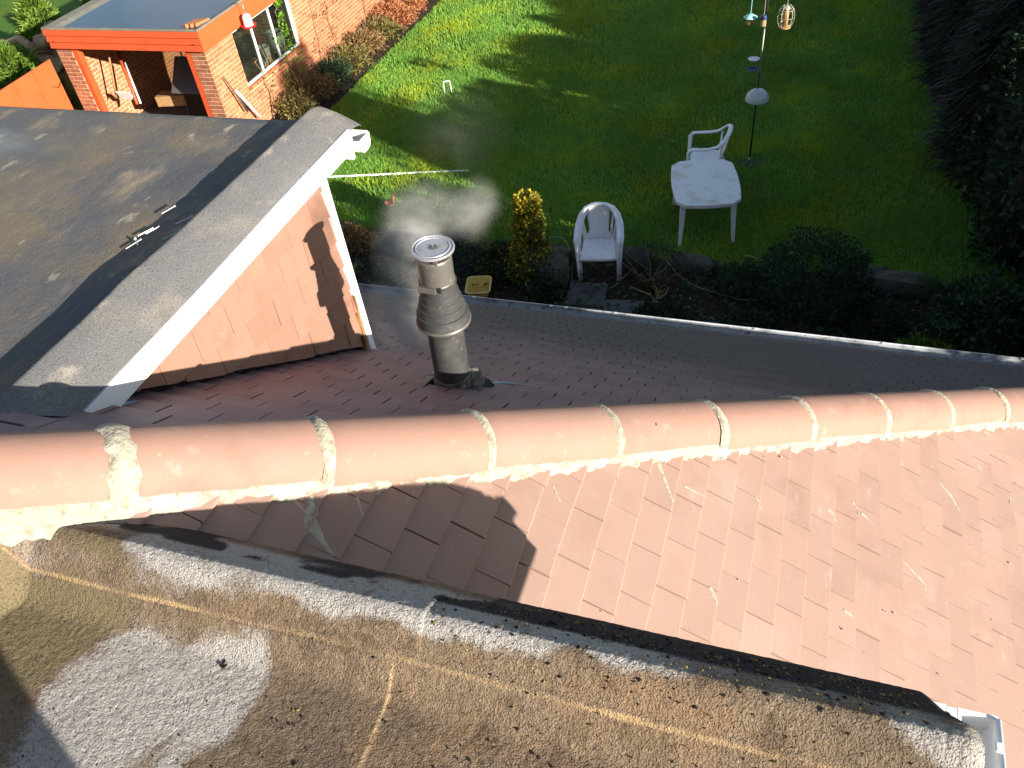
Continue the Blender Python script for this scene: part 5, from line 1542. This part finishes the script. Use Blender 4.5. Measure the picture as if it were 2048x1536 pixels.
# roof with raised felt edge and standing water
RX0, RX1, RY0 = -13.235, -9.885, 11.95
mb = MB()
mb.bx((RX0 + .05, RY0 + .05, ZT - .34), (RX1 - .05, GY1, ZT - .05)); mb.build('roof_deck', MT['timber_dark'], gar)
mb = MB()
kw = .16
def edge_strip(p0, p1, inn_):
    p0, p1, inn_ = Vector(p0), Vector(p1), Vector(inn_)
    prof_ = [(0, -.02), (0, 0), (.02, .010), (.10, -.004), (kw, -.040), (kw, -.06)]
    vs = [p + inn_ * a + Vector((0, 0, b)) for p in (p0, p1) for a, b in prof_]
    n_ = len(prof_)
    return vs, [(k, k + 1, n_ + k + 1, n_ + k) for k in range(n_ - 1)]
mb.add(*edge_strip((RX0, RY0, ZT), (RX1, RY0, ZT), (0, 1, 0)))
mb.build('roof_edge', MT['slate_felt'], gar)
mb = MB(); mb.add(*edge_strip((RX1, RY0, ZT + .001), (RX1, GY1, ZT + .001), (-1, 0, 0))); mb.build('roof_edge', MT['slate_felt'], gar)
mb = MB(); v_, f_ = edge_strip((RX0, RY0, ZT + .001), (RX0, GY1, ZT + .001), (1, 0, 0)); mb.add([Vector((RX0 + (p.x - RX0) * 2.2, p.y, p.z)) for p in v_], f_); mb.build('roof_edge', MT['slate_felt'], gar)
# puddle with irregular margin, felt below it
mb = MB(); mb.bx((RX0 + .2, RY0 + .1, ZT - .049), (RX1 - .1, GY1, ZT - .045)); mb.build('roof_felt', MT['felt_far'], gar)
xs = np.linspace(RX0 + .34, RX1 - .10, 50)
V = []; Fq = []
for i, x in enumerate(xs):
    V += [(x, RY0 + .13 + .10 * float(fbm(np.array(i * .25), np.array(0.), 3, 6)) * (1 if i < 8 else .35), ZT - .036), (x, GY1 - .5, ZT - .036)]
for i in range(len(xs) - 1): Fq.append((2 * i, 2 * i + 2, 2 * i + 3, 2 * i + 1))
o = obj('puddle', np_mesh('puddle', V, Fq), MT['puddle'], gar)
tag(o, 'still rainwater on the roof mirroring blue sky and cloud')
# a few bricks left on the roof corner
for i in range(3):
    mb = MB(); mb.box((RX1 - .30 + .085 * i, RY0 + .30 + .03 * i, ZT + .004), (.07, .30, .065), Matrix.Rotation(-.35, 3, 'Z')); mb.build('loose_timber', MT['terracotta'], gar, bevel=.004)
# red boards of the front fascia, each a board
bh_ = .116
for i in range(3):
    z1 = ZT - .022 - i * (bh_ + .002)
    mb = MB(); y0 = RY0 + .012 * (i != 1) * 0 + .006 * i
    pv = [(RX0 + .012 * i, y0 + .012, z1), (RX0 + .012 * i, y0 - .014, z1 - bh_ + .014), (RX0 + .012 * i, y0 + .004, z1 - bh_), (RX0 + .012 * i, y0 + .03, z1 - bh_), (RX0 + .012 * i, y0 + .03, z1)]
    mb.prism(pv, (RX1 - RX0 - .014 * i - .004, 0, 0)); mb.build('fascia_board', MT['red_paint'], gar)
for x in (RX0 + .16, RX1 - .17):
    mb = MB(); mb.tube([(x, RY0 - .012, ZT - .235), (x, RY0 + .02, ZT - .235)], .014, 10); mb.build('bolt_hole', MT['timber_dark'], gar)
mb = MB(); mb.bx((RX1 - .03, RY0 + .022, ZT - .375), (RX1 - .002, GY1, ZT - .022)); mb.build('fascia_board', MT['red_board'], gar)
mb = MB(); mb.bx((RX1 - .10, RY0 + .04, ZT - .372), (RX1 - .031, GY1, ZT - .35)); mb.build('soffit', MT['red_board'], gar)
# door frame posts and lintel
mb = MB(); mb.bx((GX0 + PL + .002, GY0 + .005, 0), (GX0 + PL + .11, GY0 + .13, ZB - .01)); mb.build('door_post', MT['red_paint'], gar, bevel=.004)
mb = MB(); mb.bx((GX1 - WT - .19, GY0 + .005, 0), (GX1 - WT - .084, GY0 + .10, ZB - .01)); mb.build('door_post', MT['red_paint'], gar, bevel=.004)
mb = MB(); mb.bx((GX0 + PL + .115, GY0 + .02, ZB - .075), (GX1 - WT - .195, GY0 + .09, ZB - .02)); mb.build('lintel', MT['red_paint'], gar)
# window: frame, mullions, panes, sill
fx = GX1 - .045
win = MB().bx((fx - .03, wy0, wz0), (fx + .02, wy1, wz0 + .045)).bx((fx - .03, wy0, wz1 - .045), (fx + .02, wy1, wz1)).bx((fx - .029, wy0, wz0 + .046), (fx + .019, wy0 + .02, wz1 - .046)).bx((fx - .029, wy1 - .06, wz0 + .046), (fx + .019, wy1, wz1 - .046)).build('window', MT['white'], gar, bevel=.004)
tag(win, 'white framed window of three panes in the side wall')
for y in (13.60, 14.27):
    MB().bx((fx - .025, y - .022, wz0 + .047), (fx + .016, y + .022, wz1 - .047)).build('mullion', MT['white'], win, bevel=.003)
for y0, y1 in ((wy0 + .021, 13.577), (13.623, 14.247), (14.293, wy1 - .061)):
    MB().bx((fx - .012, y0, wz0 + .046), (fx - .008, y1, wz1 - .046)).build('pane', MT['glass'], win)
ns = 28
for i in range(ns):
    y = wy0 - .03 + (wy1 - wy0 + .06) * (i + .5) / ns
    MB().box((GX1 + .005, y, wz0 - .034), ((.075), (wy1 - wy0 + .06) / ns - .006, .060), Matrix.Rotation(-.12, 3, 'Y')).build('sill_tile', MT['terracotta'] if i % 3 else MT['red_board'], win, local=True)
# buckets standing on the sill outside/inside the glass seen as white pots
for (y, r_, h_, m_, lb) in ((14.05, .13, .30, 'clear', 'pale bucket with a blue label on the garage window sill'), (14.62, .17, .38, 'white_old', 'large white bucket on the garage window sill')):
    b_ = thing('bucket', (fx - .05 - r_ * 1.1, y, wz0 + .001), lb, 'bucket')
    MB().lathe([(0, 0), (r_ * .8, 0), (r_, h_), (r_ * 1.05, h_), (r_ * 1.05, h_ - .03), (r_ * .96, h_ - .005), (r_ * .78, .02), (0, .02)], (fx - .05 - r_ * 1.1, y, wz0 + .03), 26).build('bucket_body', MT[m_], b_, smooth=R(40))
    pass
bb = MB(); bb.tube([(fx - .06, 13.72, wz1 - .06), (fx - .05, 13.92, wz0 + .05)], .016, 8); tag(bb.build('red_broom', MT['red_plastic'], smooth=True), 'red broomstick leaning behind the middle pane of the garage window', 'broom')
MB().bx((GX1 - WT - .45, wy0, wz0 - .02), (GX1 - WT - .002, wy1, wz0 + .028)).build('window_shelf', MT['timber'], gar)
MB().bx((fx - .20, wy0 + .001, wz0 - .02), (fx - .031, wy1 - .001, wz0 + .028)).build('inner_sill', MT['timber'], gar)
# hanging red and white feeder at the corner of the eaves
c0 = Vector((RX1 + .16, 13.18, GZ - 5.0))
rf = thing('hanging_feeder', c0, 'red and white plastic bird feeder hanging from the garage eaves', 'bird feeder')
MB().lathe([(0, .0), (.11, .0), (.135, .02), (.14, .045), (.125, .045), (.06, .02), (0, .02)], c0, 24).build('tray', MT['red_plastic'], rf, smooth=R(40))
MB().lathe([(0, .02), (.085, .02), (.075, .20), (.05, .23), (0, .23)], c0, 20).build('reservoir', MT['clear'], rf, smooth=R(40))
MB().tube([c0 + Vector((0, 0, .23)), c0 + Vector((0, 0, .40)), c0 + Vector((-.17, 0, .42))], .006, 6).build('hanger', MT['steel'], rf, smooth=True)
# things inside the garage mouth
for i in range(11):
    x = GX1 - WT - .75 + .055 * i + random.uniform(-.01, .01); y = GY0 + .9 + random.uniform(0, .15)
    mb = MB(); mb.tube([(x, y, .5), (x + random.uniform(-.03, .03), y + .25, ZB - .15)], .022, 7)
    tag(mb.build('bamboo_cane', MT['canes'], smooth=True), ('orange brown bamboo cane, %s from the left in the garage bundle' % ('first second third fourth fifth sixth seventh eighth ninth tenth eleventh'.split()[i])), 'cane', 'canes stacked inside the garage')
mb = MB().tube([(GX0 + .55, GY0 + .35, .8), (GX0 + .62, GY0 + .65, ZB - .08)], .02, 8); tag(mb.build('broom_handle', MT['timber'], smooth=True), 'wooden pole leaning inside the left garage post', 'pole')
mb = MB().tube([(GX0 + .50, GY0 + .9, ZB - .45), (GX0 + 1.05, GY0 + .3, .72)], .032, 8); tag(mb.build('red_plank', MT['red_paint'], smooth=True), 'red painted rail leaning across the garage mouth', 'rail')
mb = MB().tube([(GX0 + .72, GY0 + .75, ZB - .62), (GX0 + 1.15, GY0 + .28, .75)], .018, 8); tag(mb.build('white_rod', MT['white'], smooth=True), 'white rod leaning beside the red rail in the garage', 'rod')
wb = thing('wheelbarrow', (GX1 - .95, GY0 + .55, 0), 'dark green upturned wheelbarrow inside the garage mouth', 'wheelbarrow')
a_, b_ = GX1 - 1.35, GX1 - .55
MB().add([(a_, GY0 + .35, .95), (b_, GY0 + .35, .95), (b_ + .05, GY0 + .85, 1.45), (a_ - .05, GY0 + .85, 1.45), (a_ + .1, GY0 + .75, .75), (b_ - .1, GY0 + .75, .75), (b_ - .1, GY0 + 1.0, 1.0), (a_ + .1, GY0 + 1.0, 1.0)], [(0, 1, 2, 3), (0, 4, 5, 1), (1, 5, 6, 2), (2, 6, 7, 3), (3, 7, 4, 0)]).build('tray', MT['felt_wet'], wb)
MB().tube([(a_ + .1, GY0 + .45, .1), (a_ + .1, GY0 + .6, .9)], .02, 7).tube([(b_ - .1, GY0 + .45, .1), (b_ - .1, GY0 + .6, .9)], .02, 7).build('frame', MT['iron'], wb)
mb = MB(); mb.box((GX0 + .80, GY0 + .35, .86), (.30, .02, .22), Matrix.Rotation(.5, 3, 'X')); tag(mb.build('white_board', MT['white_old']), 'scrap of white board just inside the garage', 'board')
mb = MB(); mb.box((GX0 + 1.55, GY0 + .75, .66), (.6, .3, .2), Matrix.Rotation(.2, 3, 'Z')); tag(mb.build('cardboard_box', MT['timber'], bevel=.01), 'brown cardboard box on the garage floor pile', 'box')
gr = thing('wooden_rack', (GX0 + 1.15, GY0 + 3.1, 0), 'dark slatted wooden rack hung on the garage back wall', 'rack')
for i in range(6): MB().bx((GX0 + .75 + i * .13, GY0 + 3.12, .95), (GX0 + .80 + i * .13, GY0 + 3.15, 1.65)).build('slat', MT['timber'], gr)
MB().bx((GX0 + .70, GY0 + 3.155, 1.55), (GX0 + 1.55, GY0 + 3.175, 1.60)).build('rail', MT['timber'], gr)
# white downpipe stub and dark stake at the front corner
MB_ = MB().tube([(-9.82, 12.80, .35), (-9.88, 12.42, 1.05)], .026, 12); tag(MB_.build('white_pipe', MT['white_old'], smooth=True), 'short white pipe leaning on the garage side wall', 'pipe')
MB_ = MB().tube([(-9.84, 12.52, .6), (-9.90, 12.25, 1.36)], [.022, .012], 8); tag(MB_.build('old_post', MT['bark'], smooth=True), 'dark wooden stake leaning beside the white pipe', 'stake')

# red gate leaf and fence left of the garage
fn = thing('red_gate', (-13.4, 11.4, 0), 'orange red panelled gate left of the garage front', 'gate')
Pa, Pb = Vector((-13.44, 12.02, 0)), Vector((-13.30, 9.4, 0))
d_ = (Pb - Pa).normalized(); L_ = (Pb - Pa).length
n3 = 5
for i in range(n3):
    a, b = Pa + d_ * (L_ * i / n3 + .004), Pa + d_ * (L_ * (i + 1) / n3 - .004)
    mb = MB(); mb.prism([a, b, b + Vector((0, 0, GZ - 5.2)), a + Vector((0, 0, GZ - 5.2))], Vector((-.03, 0, 0))); mb.build('board', MT['red_board'], fn, bevel=.003)
MB().tube([Pa + d_ * .25 + Vector((.012, 0, 1.28)), Pa + d_ * .15 + Vector((.05, 0, 1.22)), Pa + d_ * .02 + Vector((.02, 0, 1.27))], .006, 6).build('latch_wire', MT['iron'], fn)

# planting along the garage wall
for i, (y, rx, ry, rz_, m_, lb, n_) in enumerate((
        (13.6, .40, .5, .30, 'l_border', 'straw coloured plant below the left end of the window', 1800), (14.35, .45, .5, .34, 'l_dry', 'brown stemmed plant below the garage window', 2200), (15.1, .50, .55, .30, 'l_dark', 'dark border plant in the shade by the garage wall', 2600),
        (15.9, .55, .6, .28, 'l_border', 'olive border plant just beyond the shade line by the wall', 3200), (16.7, .55, .6, .30, 'l_dry', 'brown leafed plant halfway along the garage wall', 3000), (17.5, .55, .65, .28, 'l_border', 'yellowish border plant past halfway along the wall', 3200),
        (18.4, .58, .65, .34, 'l_russet', 'russet dried border plant by the garage wall', 3200), (19.4, .60, .7, .38, 'l_russet', 'tall russet border plant at the far end of the wall', 3200),
        (20.6, .6, .7, .45, 'l_dark', 'dark green shrub at the end of the garage border', 2600))):
    t = thing('border_plant', (GX1 + .42, y, 0), lb, 'plant', group='plants along the garage wall')
    leaf_obj('foliage', [leaves(n_, ball((GX1 + .50, y, rz_ * .7), (rx, ry, rz_), .3, .4, 100 + i), .075, 100 + i, .3)], MT[m_], t)
    stems((GX1 + .40, y, 0), 14, rz_ * 2.1, .4, .007, 110 + i, MT['twig'], t)
def climber(y, h, seed, lb, green=False):
    t = thing('climber', (GX1 + .05, y, 0), lb, 'climber', group='bare climbers on the garage wall')
    g = random.Random(seed); mb = MB(); tips = []
    p = Vector((GX1 + .06, y, 0)); pts_ = [p]
    for k in range(7):
        p = p + Vector((g.uniform(-.01, .01), g.uniform(-.06, .06), h / 7)); p.x = GX1 + .03 + g.uniform(0, .05); pts_.append(p)
        for b_ in range(2):
            e = p + Vector((g.uniform(-.0, .06), g.uniform(-.30, .30), g.uniform(.05, .30))); e.x = max(e.x, GX1 + .025)
            m_ = p.lerp(e, .5) + Vector((.015, 0, -.02)); mb.tube([p, m_, e], [.006, .005, .002], 5); tips.append(e)
    mb.tube(pts_, [.014 - .001 * i for i in range(len(pts_))], 6)
    mb.build('stem', MT['twig'], t, smooth=True)
    V, tn = [], []
    P = np.array([tuple(e) for e in tips])
    def pos(g_, n):
        k = g_.integers(0, len(P), n); return P[k] + np.abs(g_.normal(size=(n, 3))) * [.03, 0, 0] + g_.normal(size=(n, 3)) * [.0, .05, .05], np.tile([.7, 0, .2], (n, 1))
    leaf_obj('foliage', [leaves(420 if green else 70, pos, .06, seed, .6)], MT['l_fresh'] if green else MT['l_dry'], t)
climber(13.35, 1.0, 3, 'thin bare climber under the left window pane')
climber(14.45, 1.75, 4, 'green leafed climber rising in front of the window', True)
climber(15.55, 1.7, 5, 'dark bare stem climbing right of the window')
climber(16.3, 1.6, 6, 'pale bare stem climbing the wall past the window')
climber(18.0, 1.7, 7, 'bare climber farthest along the garage wall')
stk = thing('straw_plant', (GX1 + .3, 14.3, 0), 'tangle of dry straw stems leaning below the window', 'plant')
stems((GX1 + .28, 14.2, 0), 60, .95, .55, .006, 9, MT['l_dry'], stk)

# conifers and driftwood left of the garage
def conifer(x, y, h, r, n, seed, lb):
    t = thing('conifer', (x, y, 0), lb, 'conifer', group='conifers left of the garage')
    leaf_obj('foliage', [leaves(n, spike((x, y, .05), lambda q: r * np.interp(q, [0, .25, .8, 1], [.8, 1, .6, .12]), h, seed), .16, seed, .22, -.5)], MT['l_conifer'], t)
    MB().tube([(x, y, 0), (x, y, h * .85)], [.07, .02], 7).build('trunk', MT['bark'], t)
conifer(-15.45, 12.65, 1.55, .95, 8500, 201, 'feathery bright green conifer in front beside the red gate')
conifer(-16.6, 15.0, 1.75, .55, 4600, 203, 'upright bright conifer behind the driftwood pile')
conifer(-15.2, 15.6, 1.95, .50, 3800, 204, 'tall conifer beside the garage roof edge')
dwr = thing('driftwood_stump', (-15.1, 13.5, 0), 'tangled pale driftwood stump beside the garage roof', 'driftwood')
g = random.Random(12); mb = MB()
for k in range(34):
    a = g.uniform(0, 6.28); c = Vector((-15.05 + g.gauss(0, .35), 13.65 + g.gauss(0, .38), 1.15 + g.gauss(0, .16)))
    d = Vector((math.cos(a), math.sin(a), g.uniform(-.3, .5))); ln = g.uniform(.3, .8); r0 = g.uniform(.05, .12)
    mb.tube([c, c + d * ln * .4 + Vector((0, 0, g.uniform(-.1, .1))), c + d * ln * .75 + Vector((g.uniform(-.15, .15), g.uniform(-.15, .15), .05)), c + d * ln], [r0, r0 * .9, r0 * .55, r0 * .15], 8)
mb.tube([(-15.1, 13.6, 0), (-15.15, 13.6, .6), (-15.1, 13.65, 1.1)], [.55, .45, .38], 10)
mb.build('roots', MT['driftwood'], dwr, smooth=True)
MB().tube([(-15.5, 13.6, 1.2), (-16.0, 13.8, 1.35), (-16.5, 13.9, 1.22), (-17.1, 14.1, 1.25)], [.10, .08, .06, .02], 8).build('long_root', MT['driftwood'], dwr, smooth=True)
shrub('dry_bush', (-15.2, 14.5), (.55, .5, .75), 2200, .10, MT['l_dry'], 'straw coloured dried bush above the driftwood', seed=210, aspect=.25)
# trees beyond the left that darken the far lawn

# ------------------------------------------------------------------ the person taking the picture (their shadow falls on the felt at the left)
pm = bpy.data.meshes.new('person'); fz = GZ - 1.362
J = {'pel': (.20, -.60, .54), 'sp': (.20, -.58, .74), 'ch': (.20, -.56, .95), 'nk': (.19, -.54, 1.12), 'hd0': (.18, -.51, 1.20), 'hd1': (.18, -.50, 1.33),
     'hl': (.09, -.60, .50), 'kl': (.06, -.50, .085), 'al': (.07, -.98, .08), 'tl': (.07, -1.10, .03), 'hr': (.31, -.60, .50), 'kr': (.36, -.52, .085), 'ar': (.36, -.99, .08), 'tr': (.36, -1.11, .03),
     'sl': (.03, -.54, 1.05), 'el': (-.05, -.36, .98), 'wl': (-.06, -.16, 1.26), 'sr': (.36, -.54, 1.05), 'er': (.36, -.34, .98), 'wr': (.10, -.15, 1.26)}
rad = {'pel': .15, 'sp': .14, 'ch': .15, 'nk': .055, 'hd0': .075, 'hd1': .095, 'hl': .10, 'kl': .075, 'al': .05, 'tl': .035, 'hr': .10, 'kr': .075, 'ar': .05, 'tr': .035, 'sl': .07, 'el': .05, 'wl': .035, 'sr': .07, 'er': .05, 'wr': .035}
ks_ = list(J); ed = [('pel', 'sp'), ('sp', 'ch'), ('ch', 'nk'), ('nk', 'hd0'), ('hd0', 'hd1'), ('pel', 'hl'), ('hl', 'kl'), ('kl', 'al'), ('al', 'tl'), ('pel', 'hr'), ('hr', 'kr'), ('kr', 'ar'), ('ar', 'tr'), ('ch', 'sl'), ('sl', 'el'), ('el', 'wl'), ('ch', 'sr'), ('sr', 'er'), ('er', 'wr')]
pm.from_pydata([(x, y, z + fz) for x, y, z in J.values()], [(ks_.index(a), ks_.index(b)) for a, b in ed], [])
for v_ in pm.vertices: v_.co += Vector((.056, .118, 0))
per = bpy.data.objects.new('person', pm); col.objects.link(per); pm.materials.append(MT['jacket'])
md = per.modifiers.new('skin', 'SKIN'); per.modifiers.new('sub', 'SUBSURF').levels = 1
for i, k_ in enumerate(ks_):
    sv = pm.skin_vertices[0].data[i]; sv.radius = (rad[k_], rad[k_]); sv.use_root = (k_ == 'pel')
tag(per, 'person in dark clothes kneeling on the felt, seen only as a shadow at lower left', 'person')
